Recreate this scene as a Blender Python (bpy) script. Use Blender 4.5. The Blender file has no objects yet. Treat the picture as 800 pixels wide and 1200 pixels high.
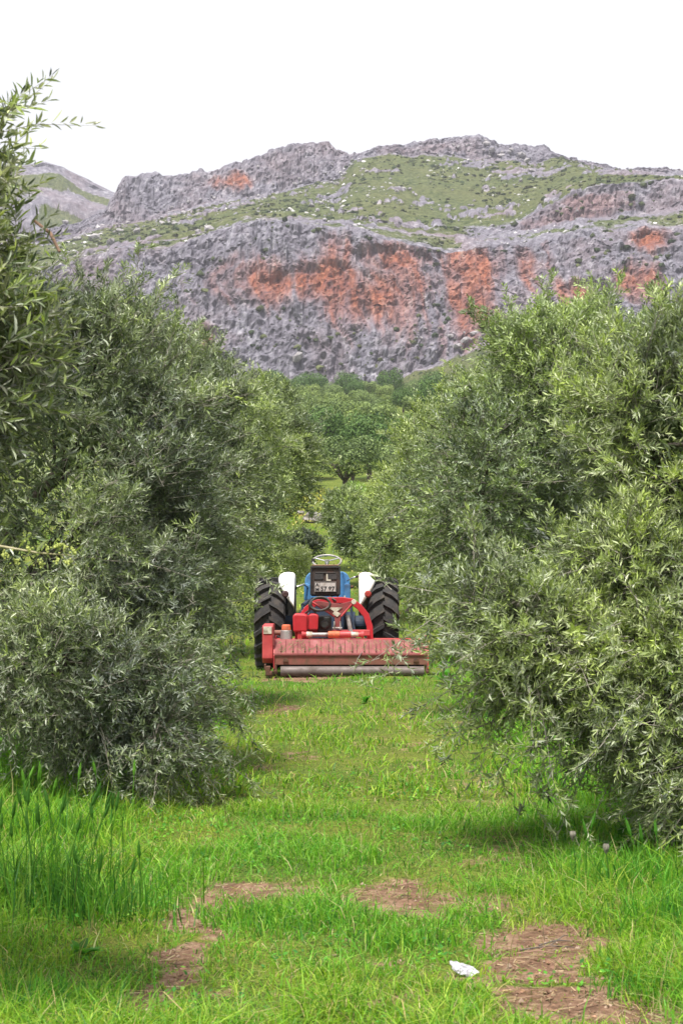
import bpy, bmesh, math
import numpy as np
from mathutils import Vector, Matrix

# ------------------------------------------------------------------ camera, sky, sun, exposure
scene = bpy.context.scene
C = scene.collection
F = 2200.0            # focal length in pixels of the 800 x 1200 picture
HC = 1.6              # eye height
HY = 637.0            # row of the level horizon
cam_d = bpy.data.cameras.new('camera')
cam_d.sensor_fit = 'HORIZONTAL'; cam_d.sensor_width = 24.0
cam_d.lens = F / 800.0 * 24.0
cam_d.clip_start = 0.1; cam_d.clip_end = 9000
cam_d.dof.use_dof = True; cam_d.dof.focus_distance = 22.0; cam_d.dof.aperture_fstop = 14.0
cam = bpy.data.objects.new('camera', cam_d); C.objects.link(cam)
cam.location = (0, 0, HC)
cam.rotation_euler = (math.radians(90) + math.atan((HY - 600.0) / F), 0, 0)
scene.camera = cam

SUN_ELEV, SUN_AZ = math.radians(66), math.radians(200)     # azimuth clockwise from +Y: behind the camera, to the left
world = bpy.data.worlds.new('World'); scene.world = world
world.use_nodes = True
wn = world.node_tree; wn.nodes.clear()
w_out = wn.nodes.new('ShaderNodeOutputWorld'); w_bg = wn.nodes.new('ShaderNodeBackground')
w_sky = wn.nodes.new('ShaderNodeTexSky'); w_sky.sky_type = 'NISHITA'; w_sky.sun_disc = False
w_sky.sun_elevation = SUN_ELEV; w_sky.sun_rotation = SUN_AZ
w_sky.dust_density = 4.0; w_sky.air_density = 1.0
w_mix = wn.nodes.new('ShaderNodeMixRGB'); w_mix.inputs[0].default_value = 0.9     # bright, even cloud deck
w_mix.inputs[2].default_value = (5.4, 5.4, 5.55, 1)
wn.links.new(w_sky.outputs[0], w_mix.inputs[1]); wn.links.new(w_mix.outputs[0], w_bg.inputs[0])
w_bg.inputs[1].default_value = 0.1
wn.links.new(w_bg.outputs[0], w_out.inputs[0])

sun_d = bpy.data.lights.new('sun', 'SUN'); sun_d.energy = 4.0; sun_d.angle = math.radians(9); sun_d.color = (1.0, 0.95, 0.87)
sun = bpy.data.objects.new('sun', sun_d); C.objects.link(sun)
sv = Vector((math.sin(SUN_AZ) * math.cos(SUN_ELEV), math.cos(SUN_AZ) * math.cos(SUN_ELEV), math.sin(SUN_ELEV)))
sun.rotation_euler = sv.to_track_quat('Z', 'Y').to_euler(); sun.location = (-20, -20, 40)

scene.view_settings.view_transform = 'Standard'; scene.view_settings.look = 'None'
scene.view_settings.gamma = 1.0; scene.view_settings.use_curve_mapping = False
scene.view_settings.exposure = 1.05

# ------------------------------------------------------------------ numpy noise
def _h(ix, iy, iz, seed):
    h = (ix.astype(np.int64) * 374761393 + iy.astype(np.int64) * 668265263 + iz.astype(np.int64) * 2147483647 + seed * 974634777) & 0xffffffff
    h = ((h ^ (h >> 13)) * 1274126177) & 0xffffffff
    h = ((h ^ (h >> 16)) * 2246822519) & 0xffffffff
    return ((h ^ (h >> 15)) & 0xffffff).astype(np.float64) / 16777216.0
def vnoise(x, y, z, seed=0):
    x, y, z = np.broadcast_arrays(np.asarray(x, float), np.asarray(y, float), np.asarray(z, float))
    ix, iy, iz = np.floor(x), np.floor(y), np.floor(z)
    fx, fy, fz = x - ix, y - iy, z - iz
    fx, fy, fz = [f * f * f * (f * (f * 6 - 15) + 10) for f in (fx, fy, fz)]
    def c(a, b, d): return _h(ix + a, iy + b, iz + d, seed)
    x00 = c(0,0,0) * (1 - fx) + c(1,0,0) * fx; x10 = c(0,1,0) * (1 - fx) + c(1,1,0) * fx
    x01 = c(0,0,1) * (1 - fx) + c(1,0,1) * fx; x11 = c(0,1,1) * (1 - fx) + c(1,1,1) * fx
    return (x00 * (1 - fy) + x10 * fy) * (1 - fz) + (x01 * (1 - fy) + x11 * fy) * fz
def fbm(x, y, z=0.0, octv=4, seed=0, gain=0.5):
    s, a, t = 0.0, 1.0, 0.0
    for o in range(octv):
        s = s + a * vnoise(np.asarray(x) * 2 ** o + 17.3 * o, np.asarray(y) * 2 ** o + 9.1 * o, np.asarray(z) * 2 ** o + 3.7 * o, seed + o); t += a; a *= gain
    return s / t
def ridged(x, y, z=0.0, octv=4, seed=0, gain=0.5):
    s, a, t = 0.0, 1.0, 0.0
    for o in range(octv):
        n = vnoise(np.asarray(x) * 2 ** o + 11.3 * o, np.asarray(y) * 2 ** o + 5.1 * o, np.asarray(z) * 2 ** o + 7.7 * o, seed + o)
        s = s + a * (1 - np.abs(2 * n - 1)); t += a; a *= gain
    return s / t
def worley(x, y, z, seed=0):
    ix, iy, iz = np.floor(x), np.floor(y), np.floor(z)
    f1 = np.full(x.shape, 9.0); f2 = np.full(x.shape, 9.0); idc = np.zeros(x.shape)
    for a in (-1, 0, 1):
        for b in (-1, 0, 1):
            for c in (-1, 0, 1):
                cx, cy, cz = ix + a, iy + b, iz + c
                r0 = _h(cx, cy, cz, seed)
                d = (cx + r0 - x) ** 2 + (cy + _h(cx, cy, cz, seed + 1) - y) ** 2 + (cz + _h(cx, cy, cz, seed + 2) - z) ** 2
                m = d < f1
                f2 = np.where(m, f1, np.minimum(f2, d)); idc = np.where(m, r0, idc); f1 = np.where(m, d, f1)
    return np.sqrt(f1), np.sqrt(f2), idc
def sstep(a, b, v):
    t = np.clip((v - a) / (b - a), 0, 1); return t * t * (3 - 2 * t)
def nrm(v): return v / np.maximum(np.linalg.norm(v, axis=-1, keepdims=True), 1e-9)

# ------------------------------------------------------------------ mesh helpers
def link(name, me, mat=None, parent=None, kind=None, label=None, cat=None, group=None, loc=None):
    o = bpy.data.objects.new(name, me); C.objects.link(o)
    if mat is not None and me is not None: me.materials.append(mat)
    if parent is not None: o.parent = parent
    if kind: o['kind'] = kind
    if label: o['label'] = label
    if cat: o['category'] = cat
    if group: o['group'] = group
    if loc is not None: o.location = loc
    return o
def thing(name, label, cat, loc=(0, 0, 0), group=None):
    return link(name, None, None, None, None, label, cat, group, loc)
def mesh_np(name, verts, quads=None, tris=None, col=None, attrs=None, smooth=False):
    me = bpy.data.meshes.new(name)
    verts = np.asarray(verts, np.float32).reshape(-1, 3)
    loops, starts, n = [], [], 0
    if quads is not None and len(quads):
        q = np.asarray(quads, np.int32).reshape(-1, 4); loops.append(q.ravel()); starts.append(np.arange(len(q)) * 4); n = q.size
    if tris is not None and len(tris):
        t = np.asarray(tris, np.int32).reshape(-1, 3); loops.append(t.ravel()); starts.append(n + np.arange(len(t)) * 3)
    loops = np.concatenate(loops); starts = np.concatenate(starts).astype(np.int32)
    me.vertices.add(len(verts)); me.vertices.foreach_set('co', verts.ravel())
    me.loops.add(len(loops)); me.loops.foreach_set('vertex_index', loops)
    me.polygons.add(len(starts)); me.polygons.foreach_set('loop_start', starts)
    me.update(calc_edges=True)
    if not smooth: me.shade_flat()
    else: me.shade_smooth()
    if col is not None:
        c4 = np.ones((len(verts), 4), np.float32); c4[:, :3] = col
        a = me.attributes.new('col', 'FLOAT_COLOR', 'POINT'); a.data.foreach_set('color', c4.ravel())
    for k, v in (attrs or {}).items():
        a = me.attributes.new(k, 'FLOAT', 'POINT'); a.data.foreach_set('value', np.asarray(v, np.float32).ravel())
    return me
def tube_arrays(paths, sides=6):
    V, Q, n = [], [], 0
    ang = np.arange(sides) * 2 * math.pi / sides
    for pts, rad in paths:
        pts = np.asarray(pts, float); rad = np.asarray(rad, float); m = len(pts)
        t = nrm(np.gradient(pts, axis=0)); ref = np.where(np.abs(t[:, 2:3]) > 0.9, [[1.0, 0, 0]], [[0, 0, 1.0]])
        u = nrm(np.cross(ref, t)); v = np.cross(t, u)
        ring = pts[:, None] + rad[:, None, None] * (np.cos(ang)[None, :, None] * u[:, None] + np.sin(ang)[None, :, None] * v[:, None])
        V.append(ring.reshape(-1, 3))
        i = np.arange(m - 1)[:, None] * sides; j = np.arange(sides)[None]; j2 = (j + 1) % sides
        Q.append((np.stack([i + j, i + j2, i + sides + j2, i + sides + j], -1) + n).reshape(-1, 4)); n += m * sides
    return np.concatenate(V), np.concatenate(Q)
class MB:
    def __init__(s): s.bm = bmesh.new()
    def box(s, c, size, rot=(0, 0, 0)):
        m = Matrix.Translation(c) @ (Matrix.Rotation(rot[2], 4, 'Z') @ Matrix.Rotation(rot[1], 4, 'Y') @ Matrix.Rotation(rot[0], 4, 'X')) @ Matrix.Diagonal((*size, 1))
        bmesh.ops.create_cube(s.bm, size=1.0, matrix=m); return s
    def cyl(s, p0, p1, r0, r1=None, seg=16):
        p0, p1 = Vector(p0), Vector(p1); d = p1 - p0
        m = Matrix.Translation((p0 + p1) / 2) @ d.to_track_quat('Z', 'Y').to_matrix().to_4x4()
        bmesh.ops.create_cone(s.bm, cap_ends=True, segments=seg, radius1=r0, radius2=r0 if r1 is None else r1, depth=d.length, matrix=m); return s
    def tube(s, pts, r, seg=8, closed=False):
        pts = [Vector(p) for p in pts]; n = len(pts); rings = []
        for i, p in enumerate(pts):
            a = pts[(i - 1) % n] if closed or i > 0 else p; b = pts[(i + 1) % n] if closed or i < n - 1 else p
            t = (b - a).normalized(); ref = Vector((0, 0, 1)) if abs(t.z) < 0.9 else Vector((0, 1, 0))
            u = ref.cross(t).normalized(); v = t.cross(u); rr = r[i] if isinstance(r, (list, tuple)) else r
            rings.append([s.bm.verts.new(p + rr * (math.cos(k * 2 * math.pi / seg) * u + math.sin(k * 2 * math.pi / seg) * v)) for k in range(seg)])
        for i in range(n if closed else n - 1):
            A, B = rings[i], rings[(i + 1) % n]
            for k in range(seg): s.bm.faces.new((A[k], A[(k + 1) % seg], B[(k + 1) % seg], B[k]))
        if not closed: s.bm.faces.new(rings[0][::-1]); s.bm.faces.new(rings[-1])
        return s
    def prism(s, poly, axis, a, b):        # poly of 2-D points, pushed along one axis from a to b
        def P(p, t): return {'x': (t, p[0], p[1]), 'y': (p[0], t, p[1]), 'z': (p[0], p[1], t)}[axis]
        A = [s.bm.verts.new(P(p, a)) for p in poly]; B = [s.bm.verts.new(P(p, b)) for p in poly]; n = len(poly)
        s.bm.faces.new(A); s.bm.faces.new(B[::-1])
        for k in range(n): s.bm.faces.new((A[k], B[k], B[(k + 1) % n], A[(k + 1) % n]))
        return s
    def lathe(s, prof, cx, cy, cz, seg=48):  # profile of (x, r) turned round an axis along X
        rings = []
        for x, r in prof:
            rings.append([s.bm.verts.new((cx + x, cy + r * math.cos(k * 2 * math.pi / seg), cz + r * math.sin(k * 2 * math.pi / seg))) for k in range(seg)])
        for A, B in zip(rings[:-1], rings[1:]):
            for k in range(seg): s.bm.faces.new((A[k], A[(k + 1) % seg], B[(k + 1) % seg], B[k]))
        return s
    def done(s, name, mat, parent=None, bevel=0.0, smooth=False, **kw):
        bmesh.ops.recalc_face_normals(s.bm, faces=s.bm.faces)
        me = bpy.data.meshes.new(name); s.bm.to_mesh(me); s.bm.free()
        if smooth: me.shade_smooth()
        o = link(name, me, mat, parent, **kw)
        if bevel:
            b = o.modifiers.new('Bevel', 'BEVEL'); b.width = bevel; b.segments = 2; b.limit_method = 'ANGLE'; b.angle_limit = math.radians(35)
        return o

# ------------------------------------------------------------------ materials
def new_mat(name):
    m = bpy.data.materials.new(name); m.use_nodes = True; nt = m.node_tree
    return m, nt, nt.nodes['Principled BSDF'], nt.nodes['Material Output']
def N(nt, t, **kw):
    n = nt.nodes.new(t)
    for k, v in kw.items(): setattr(n, k, v)
    return n
def noise_node(nt, scale, detail=4, rough=0.55, coord='Object', stretch=None):
    tc = N(nt, 'ShaderNodeTexCoord'); n = N(nt, 'ShaderNodeTexNoise'); n.inputs['Scale'].default_value = scale
    n.inputs['Detail'].default_value = detail; n.inputs['Roughness'].default_value = rough
    if stretch:
        mp = N(nt, 'ShaderNodeMapping'); mp.inputs['Scale'].default_value = stretch
        nt.links.new(tc.outputs[coord], mp.inputs[0]); nt.links.new(mp.outputs[0], n.inputs['Vector'])
    else: nt.links.new(tc.outputs[coord], n.inputs['Vector'])
    return n.outputs['Fac']
def ramp(nt, fac, stops):
    r = N(nt, 'ShaderNodeValToRGB'); nt.links.new(fac, r.inputs[0]); e = r.color_ramp.elements
    while len(e) < len(stops): e.new(0.5)
    for el, (p, c) in zip(e, stops): el.position = p; el.color = (*c, 1) if len(c) == 3 else c
    return r.outputs[0]
def mixc(nt, fac, a, b, mode='MIX'):
    m = N(nt, 'ShaderNodeMixRGB', blend_type=mode)
    for i, v in ((0, fac), (1, a), (2, b)):
        if isinstance(v, (int, float)): m.inputs[i].default_value = v
        elif isinstance(v, tuple): m.inputs[i].default_value = (*v, 1)
        else: nt.links.new(v, m.inputs[i])
    return m.outputs[0]
def attr(nt, name, out='Fac'):
    a = N(nt, 'ShaderNodeAttribute'); a.attribute_name = name; return a.outputs[out]
def bump(nt, bsdf, h, dist, strength=1.0):
    b = N(nt, 'ShaderNodeBump'); b.inputs['Distance'].default_value = dist; b.inputs['Strength'].default_value = strength
    nt.links.new(h, b.inputs['Height']); nt.links.new(b.outputs[0], bsdf.inputs['Normal'])
def worn(name, base, dark, rough=0.45, metal=0.0, scale=6.0, amount=(0.48, 0.66), fade=None, bumpd=0.0015):
    m, nt, b, o = new_mat(name)
    n1 = noise_node(nt, scale, 6, 0.65); n2 = noise_node(nt, scale * 5, 3)
    c = ramp(nt, n1, [(amount[0], base), (amount[1], dark)])
    if fade: c = mixc(nt, ramp(nt, noise_node(nt, scale * 0.4, 3), [(0.4, (0, 0, 0)), (0.65, (0.8, 0.8, 0.8))]), c, fade)
    c = mixc(nt, 0.25, c, ramp(nt, n2, [(0.3, (0.35, 0.35, 0.35)), (0.7, (1, 1, 1))]), 'MULTIPLY')
    nt.links.new(c, b.inputs['Base Color']); b.inputs['Metallic'].default_value = metal
    nt.links.new(ramp(nt, n1, [(0.3, (rough,) * 3), (0.75, (min(1, rough + 0.35),) * 3)]), b.inputs['Roughness'])
    bump(nt, b, n2, bumpd); return m
def leaf_mat(name, trans=0.3, rough=0.5, spec=0.35):
    m, nt, b, o = new_mat(name); c = attr(nt, 'col', 'Color')
    nt.links.new(c, b.inputs['Base Color']); b.inputs['Roughness'].default_value = rough; b.inputs['Specular IOR Level'].default_value = spec
    t = N(nt, 'ShaderNodeBsdfTranslucent'); mx = N(nt, 'ShaderNodeMixShader'); mx.inputs[0].default_value = trans
    nt.links.new(mixc(nt, 1.0, c, (1.15, 1.25, 0.6), 'MULTIPLY'), t.inputs[0])
    nt.links.new(b.outputs[0], mx.inputs[1]); nt.links.new(t.outputs[0], mx.inputs[2]); nt.links.new(mx.outputs[0], o.inputs[0])
    return m
M = {}
M['leaf'] = leaf_mat('olive_leaf', 0.25, 0.42, 0.5)
M['far_leaf'] = leaf_mat('far_foliage', 0.2, 0.7, 0.15)
M['grass'] = leaf_mat('grass_blade', 0.42, 0.5, 0.25)
M['bark'] = worn('olive_bark', (0.13, 0.105, 0.085), (0.055, 0.045, 0.04), 0.85, 0, 9.0, (0.4, 0.6), None, 0.012)
M['twig'] = worn('olive_twig', (0.27, 0.25, 0.21), (0.14, 0.125, 0.10), 0.8, 0, 20.0)
M['red'] = worn('red_paint', (0.38, 0.028, 0.034), (0.20, 0.035, 0.025), 0.42, 0, 5.0, (0.52, 0.75), (0.55, 0.10, 0.10))
M['bright_red'] = worn('bright_red_paint', (0.42, 0.016, 0.026), (0.22, 0.018, 0.02), 0.33, 0, 4.0, (0.55, 0.8))
M['faded_red'] = worn('faded_red_paint', (0.23, 0.036, 0.04), (0.13, 0.038, 0.032), 0.55, 0, 7.0, (0.42, 0.68), (0.25, 0.078, 0.072))
M['rust_red'] = worn('rusty_red_paint', (0.25, 0.075, 0.06), (0.16, 0.08, 0.05), 0.6, 0, 6.0, (0.45, 0.6), (0.21, 0.105, 0.075))
M['rust'] = worn('rust', (0.11, 0.05, 0.03), (0.05, 0.03, 0.025), 0.85, 0, 14.0)
M['orange'] = worn('orange_paint', (0.6, 0.13, 0.05), (0.3, 0.09, 0.05), 0.5, 0, 12.0)
M['steel'] = worn('worn_steel', (0.36, 0.345, 0.34), (0.17, 0.13, 0.11), 0.45, 0.5, 9.0)
M['roller'] = worn('roller_steel', (0.135, 0.11, 0.105), (0.085, 0.065, 0.055), 0.5, 0.3, 7.0)
M['chrome'] = worn('bright_steel', (0.6, 0.6, 0.6), (0.35, 0.33, 0.3), 0.25, 0.9, 9.0)
M['cream'] = worn('grimy_cream', (0.55, 0.50, 0.42), (0.25, 0.2, 0.15), 0.55, 0, 16.0)
M['white'] = worn('white_paint', (0.78, 0.77, 0.76), (0.42, 0.36, 0.30), 0.4, 0, 6.0, (0.6, 0.85))
M['rusty_white'] = worn('rusting_white_paint', (0.78, 0.76, 0.73), (0.36, 0.15, 0.07), 0.5, 0, 5.5, (0.5, 0.66))
M['blue'] = worn('blue_paint', (0.05, 0.19, 0.42), (0.03, 0.07, 0.14), 0.38, 0, 6.0, (0.48, 0.68), (0.09, 0.25, 0.46))
M['dark_blue'] = worn('oily_blue_casting', (0.018, 0.035, 0.07), (0.02, 0.02, 0.022), 0.55, 0, 8.0)
M['black'] = worn('black_steel', (0.022, 0.021, 0.021), (0.05, 0.03, 0.022), 0.5, 0, 8.0)
M['brown_black'] = worn('brown_black_panel', (0.035, 0.024, 0.021), (0.075, 0.036, 0.026), 0.6, 0, 8.0)
M['rubber'] = worn('dusty_rubber', (0.022, 0.021, 0.022), (0.075, 0.062, 0.052), 0.8, 0, 7.0, (0.45, 0.75), None, 0.003)
M['hose'] = worn('rubber_hose', (0.05, 0.048, 0.048), (0.1, 0.085, 0.075), 0.6, 0, 12.0)
M['plate'] = worn('grey_plate', (0.46, 0.42, 0.40), (0.3, 0.25, 0.22), 0.5, 0, 20.0)
M['ink'] = worn('dark_ink', (0.03, 0.028, 0.03), (0.06, 0.05, 0.05), 0.6, 0, 20.0)
M['red_lens'] = worn('red_lens', (0.33, 0.035, 0.03), (0.2, 0.03, 0.02), 0.25, 0, 9.0)
M['dark_lens'] = worn('dark_lens', (0.06, 0.03, 0.03), (0.1, 0.07, 0.06), 0.3, 0, 9.0)
M['paper'] = worn('white_litter', (0.46, 0.46, 0.51), (0.22, 0.20, 0.19), 0.5, 0, 30.0)
M['stone'] = worn('pale_stone', (0.36, 0.33, 0.33), (0.17, 0.15, 0.145), 0.9, 0, 3.0, (0.42, 0.62), None, 0.03)
M['bud'] = worn('olive_flower_bud', (0.42, 0.47, 0.12), (0.3, 0.36, 0.1), 0.6, 0, 60.0)
M['dead'] = worn('dead_wood', (0.26, 0.16, 0.11), (0.13, 0.085, 0.06), 0.85, 0, 22.0)
M['pale_twig'] = worn('fresh_twig', (0.40, 0.36, 0.22), (0.28, 0.25, 0.15), 0.6, 0, 30.0)

# ------------------------------------------------------------------ ground
PROF = np.array([(-60, 0), (27, 0), (32, .12), (38, .62), (44, 1.35), (50, 2.2), (75, 3.05), (100, 3.9), (130, 6.2), (180, 11.5), (250, 18), (330, 26), (420, 33),
                 (600, 46), (700, 50), (1500, 52), (5000, 40)], float)
def ground_z(x, y):
    x = np.asarray(x, float); y = np.asarray(y, float)
    z = (np.interp(y - 2, PROF[:, 0], PROF[:, 1]) + 2 * np.interp(y, PROF[:, 0], PROF[:, 1]) + np.interp(y + 2, PROF[:, 0], PROF[:, 1])) / 4
    z = z + (fbm(x * 0.9, y * 0.9, 0, 3, 5) - 0.5) * 0.05 + (fbm(x * 0.08, y * 0.08, 2, 2, 8) - 0.5) * np.clip((y - 60) / 90, 0, 1) * 2.0
    return z
def gpt(px, py):                                # the ground point seen at a pixel on the flat lane
    d = F * HC / (py - HY); return (px - 400) / F * d, d
# bare patches along the two wheel tracks: (px, py, half width px, half height px, strength)
PATCH = [(272,1045,75,26,1.0),(330,1035,40,12,.6),(450,1048,95,22,.75),(560,1008,40,12,.5),(560,1065,80,16,.5),(625,1092,100,20,.95),(655,1128,70,24,.85),(660,1182,110,24,1.0),
         (235,1085,40,26,.9),(212,1130,40,26,1.0),(200,1180,48,34,1.15),(440,1165,50,16,.6),(430,1125,45,12,.45),(460,835,45,9,.35),(360,885,50,8,.4),(480,875,35,7,.3),(550,970,35,9,.2),(350,795,60,5,.9),
         (330,830,30,6,.5),(560,1150,40,18,.5),(770,1192,60,14,.7),(110,1075,40,8,.5),(300,900,30,6,.4)]
PW = []
for px, py, w, h, s in PATCH:
    x, d = gpt(px, py); d2 = gpt(px, py - h)[1]; PW.append((x, d, w / F * d, max(0.12, d2 - d), s))
def dirt_mask(x, y):
    m = np.zeros(np.shape(x))
    wx = x + (fbm(x * 3, y * 3, 1, 3, 31) - .5) * .5; wy = y + (fbm(x * 3, y * 3, 5, 3, 41) - .5) * 1.0
    for cx, cy, rx, ry, s in PW:
        m = np.maximum(m, s * (1 - sstep(0.35, 1.15, np.sqrt(((wx - cx) / rx) ** 2 + ((wy - cy) / ry) ** 2))))
    m = np.maximum(m, sstep(.60, .74, fbm(x * 1.3, y * .8, 3, 4, 77)) * .22 * (np.abs(x) < 1.3))
    m = m * np.clip(.05 + 1.75 * fbm(x * 6, y * 3.5, 2, 3, 83), 0, 1.2)
    return np.clip(m, 0, 1)
gx = np.concatenate([-np.geomspace(2600, 3.3, 46), np.arange(-3.2, 3.21, 0.1), np.geomspace(3.3, 2600, 46)])
gy = np.concatenate([[-60, -30, -12, -4, 0, 2, 3.5], np.arange(4.6, 28, 0.1), np.geomspace(28.2, 5200, 150)])
GX, GY = np.meshgrid(gx, gy)
GD = dirt_mask(GX, GY) * (GY < 30)
GZ = ground_z(GX, GY) - 0.012 * GD
GZ = GZ + (fbm(GX * 9, GY * 9, 0, 3, 15) - .5) * .03 * (GY < 29)
nx_, ny_ = len(gx), len(gy)
ii = (np.arange(ny_ - 1)[:, None] * nx_ + np.arange(nx_ - 1)[None]).ravel()
def soil_material():
    m, nt, b, o = new_mat('soil_and_turf')
    d = attr(nt, 'dirt'); big = noise_node(nt, 0.9, 4); mid = noise_node(nt, 7, 6, 0.7); fine = noise_node(nt, 60, 4, 0.7)
    soil = ramp(nt, mid, [(0.3, (0.085, 0.050, 0.034)), (0.5, (0.21, 0.128, 0.085)), (0.68, (0.35, 0.245, 0.17))])
    soil = mixc(nt, 0.5, soil, ramp(nt, fine, [(0.3, (0.3, 0.25, 0.22)), (0.62, (1.0, 1.0, 1.0))]), 'MULTIPLY')
    thatch = ramp(nt, mid, [(0.3, (0.03, 0.06, 0.012)), (0.52, (0.07, 0.12, 0.024)), (0.7, (0.14, 0.15, 0.045))])
    far = ramp(nt, big, [(0.3, (0.06, 0.10, 0.025)), (0.5, (0.15, 0.17, 0.035)), (0.7, (0.25, 0.23, 0.05))])
    thatch = mixc(nt, 0.4, thatch, far); thatch = mixc(nt, 0.8, thatch, ramp(nt, fine, [(0.36, (0.25, 0.28, 0.22)), (0.5, (0.9, 0.95, 0.8)), (0.64, (1.7, 1.5, 1.2))]), 'MULTIPLY')
    fac = N(nt, 'ShaderNodeMath', operation='ADD'); sc = N(nt, 'ShaderNodeMath', operation='MULTIPLY_ADD')
    nt.links.new(mid, sc.inputs[0]); sc.inputs[1].default_value = 0.9; sc.inputs[2].default_value = -0.45
    nt.links.new(d, fac.inputs[0]); nt.links.new(sc.outputs[0], fac.inputs[1])
    nt.links.new(mixc(nt, ramp(nt, fac.outputs[0], [(0.18, (0, 0, 0)), (0.42, (1, 1, 1))]), thatch, soil), b.inputs['Base Color'])
    b.inputs['Roughness'].default_value = 0.95; b.inputs['Specular IOR Level'].default_value = 0.1
    bump(nt, b, mixc(nt, 0.5, mid, fine), 0.03); return m
link('ground', mesh_np('ground', np.stack([GX, GY, GZ], -1), np.stack([ii, ii + 1, ii + nx_ + 1, ii + nx_], -1), attrs={'dirt': GD}, smooth=True), soil_material(), kind='structure')

# ------------------------------------------------------------------ the mountain
rng = np.random.default_rng(11)
def wl(d, pts):     # an edge of the mountain: its distance and its course, as world X and Z
    a = np.array(pts, float); return (a[:, 0] - 400) / F * d, HC + (HY - a[:, 1]) / F * d
XF = np.concatenate([np.linspace(-900, -215, 40, endpoint=False), np.linspace(-206, 206, 590), np.linspace(215, 900, 41)[1:]])
def line(d, pts, amp=0.0, sc=0.05, seed=0, dy=0.0):
    x, z = wl(d, pts); Z = np.interp(XF, x, z)
    Z = Z + (fbm(XF * sc, seed * 3.3, 0, 4, seed) - .5) * 2 * amp
    Y = d + (fbm(XF * 0.012, seed * 7.7, 0, 3, seed + 50) - .5) * dy
    return Y, Z
L = [
 line(590, [(-3000,520),(4000,520)]),
 line(672, [(-3000,470),(-400,460),(100,458),(300,458),(440,452),(490,430),(530,412),(580,396),(640,395),(800,402),(1400,420),(4000,470)], 2, .05, 2, 14),
 line(722, [(-3000,420),(-400,335),(60,318),(100,307),(200,287),(290,267),(350,268),(450,281),(480,286),(560,284),(640,277),(700,264),(800,258),(1400,275),(4000,400)], 4.5, .045, 3, 30),
 line(757, [(-3000,412),(-400,328),(60,312),(100,299),(200,278),(290,257),(350,259),(480,272),(560,273),(640,261),(700,247),(800,241),(1400,262),(4000,395)], 2.5, .04, 4, 24),
 line(769, [(-3000,408),(-400,324),(60,308),(100,295),(200,274),(290,252),(350,254),(480,264),(540,265),(600,258),(640,240),(690,217),(740,208),(800,205),(1400,235),(4000,385)], 2.5, .06, 5, 24),
 line(950, [(-3000,380),(-400,300),(60,286),(100,274),(150,259),(240,241),(330,224),(395,208),(415,184),(500,180),(560,186),(620,190),(650,183),(720,200),(800,201),(1400,232),(4000,380)], 3.0, .05, 6, 10),
 line(978, [(-3000,375),(-400,292),(40,272),(90,262),(120,245),(134,226),(142,208),(150,202),(200,200),(240,197),(290,187),(330,170),(385,162),(392,170),(410,180),(450,174),(500,164),(560,157),(600,168),(640,168),(650,181),(700,190),(760,199),(800,197),(1400,228),(4000,378)], 1.6, .12, 7, 14),
 line(1090, [(-3000,400),(-400,330),(100,300),(140,260),(400,215),(640,210),(800,225),(1400,260),(4000,400)], 2, .03, 8, 20),
 line(1400, [(-3000,560),(4000,560)]),
]
ROWS = [10, 126, 10, 24, 62, 40, 5, 4]
CLIFF = [0.15, 1.0, 0.25, 1.0, 0.0, 1.0, 0.3, 0.0]
Ys, Zs, SEG, TT = [], [], [], []
for k, n in enumerate(ROWS):
    for i in range(n):
        t = i / n
        tz = t
        ty = t if CLIFF[k] < .9 else 0.75 * t + 0.25 * t ** 3
        Ys.append(L[k][0] * (1 - ty) + L[k + 1][0] * ty); Zs.append(L[k][1] * (1 - tz) + L[k + 1][1] * tz); SEG.append(k); TT.append(t)
Ys.append(L[-1][0]); Zs.append(L[-1][1]); SEG.append(len(ROWS) - 1); TT.append(1.0)
MY, MZ = np.array(Ys), np.array(Zs); MX = np.broadcast_to(XF, MY.shape).copy()
SEG = np.array(SEG); TT = np.array(TT)
cl = np.array(CLIFF)[SEG]; cl = np.convolve(np.pad(cl, 3, mode='edge'), np.ones(7) / 7, 'valid')[:, None] * np.ones_like(MX)
thick = np.abs(np.gradient(MZ, axis=0)) * np.array(ROWS)[SEG][:, None]          # where a band is thin its cliff fades away
cl = cl * np.where((SEG == 3)[:, None], sstep(2.0, 9.0, L[4][1] - L[3][1])[None], 1.0)
cl = cl * np.where((SEG == 5)[:, None], sstep(1.5, 5.0, L[6][1] - L[5][1])[None], 1.0)
X0, Y0, Z0 = MX.copy(), MY.copy(), MZ.copy()
butt = ridged(X0 * .022, Z0 * .006, Y0 * .004, 3, 101)
flute = ridged(X0 * .09, Z0 * .022, Y0 * .03, 4, 111, .6)
lumps1, l2_, lid = worley(X0 * .11 + fbm(X0 * .1, Z0 * .1, 0, 2, 3), Z0 * .085, Y0 * .08, 121)
lump2, l22, lid2 = worley(X0 * .30, Z0 * .22 + fbm(X0 * .2, Z0 * .2, 0, 2, 9), Y0 * .2, 131)
rough = fbm(X0 * .45, Z0 * .35, Y0 * .3, 3, 141, .6)
flute2 = ridged(X0 * .26 + fbm(X0 * .05, Z0 * .05, 0, 2, 114), Z0 * .022, Y0 * .03, 3, 113, .6)
fine = ridged(X0 * .8, Z0 * .30, Y0 * .4, 2, 143, .7)
disp = (butt - .6) * 13 + (flute - .6) * 9 + (flute2 - .6) * 5.6 + (lid - .5) * 1.6 - lumps1 * .4 + (lid2 - .5) * 1.1 - lump2 * .3 + (rough - .5) * 2.2 + (fine - .6) * 1.6
MY = MY - cl * disp
MZ = MZ + cl * ((rough - .5) * 2.0 + (lid2 - .5) * 1.2)
sl = 1 - cl
outc = fbm(X0 * .035, Y0 * .03, Z0 * .05, 5, 151, .6)
top = np.clip(Z0 / 200, 0, 1)
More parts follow.
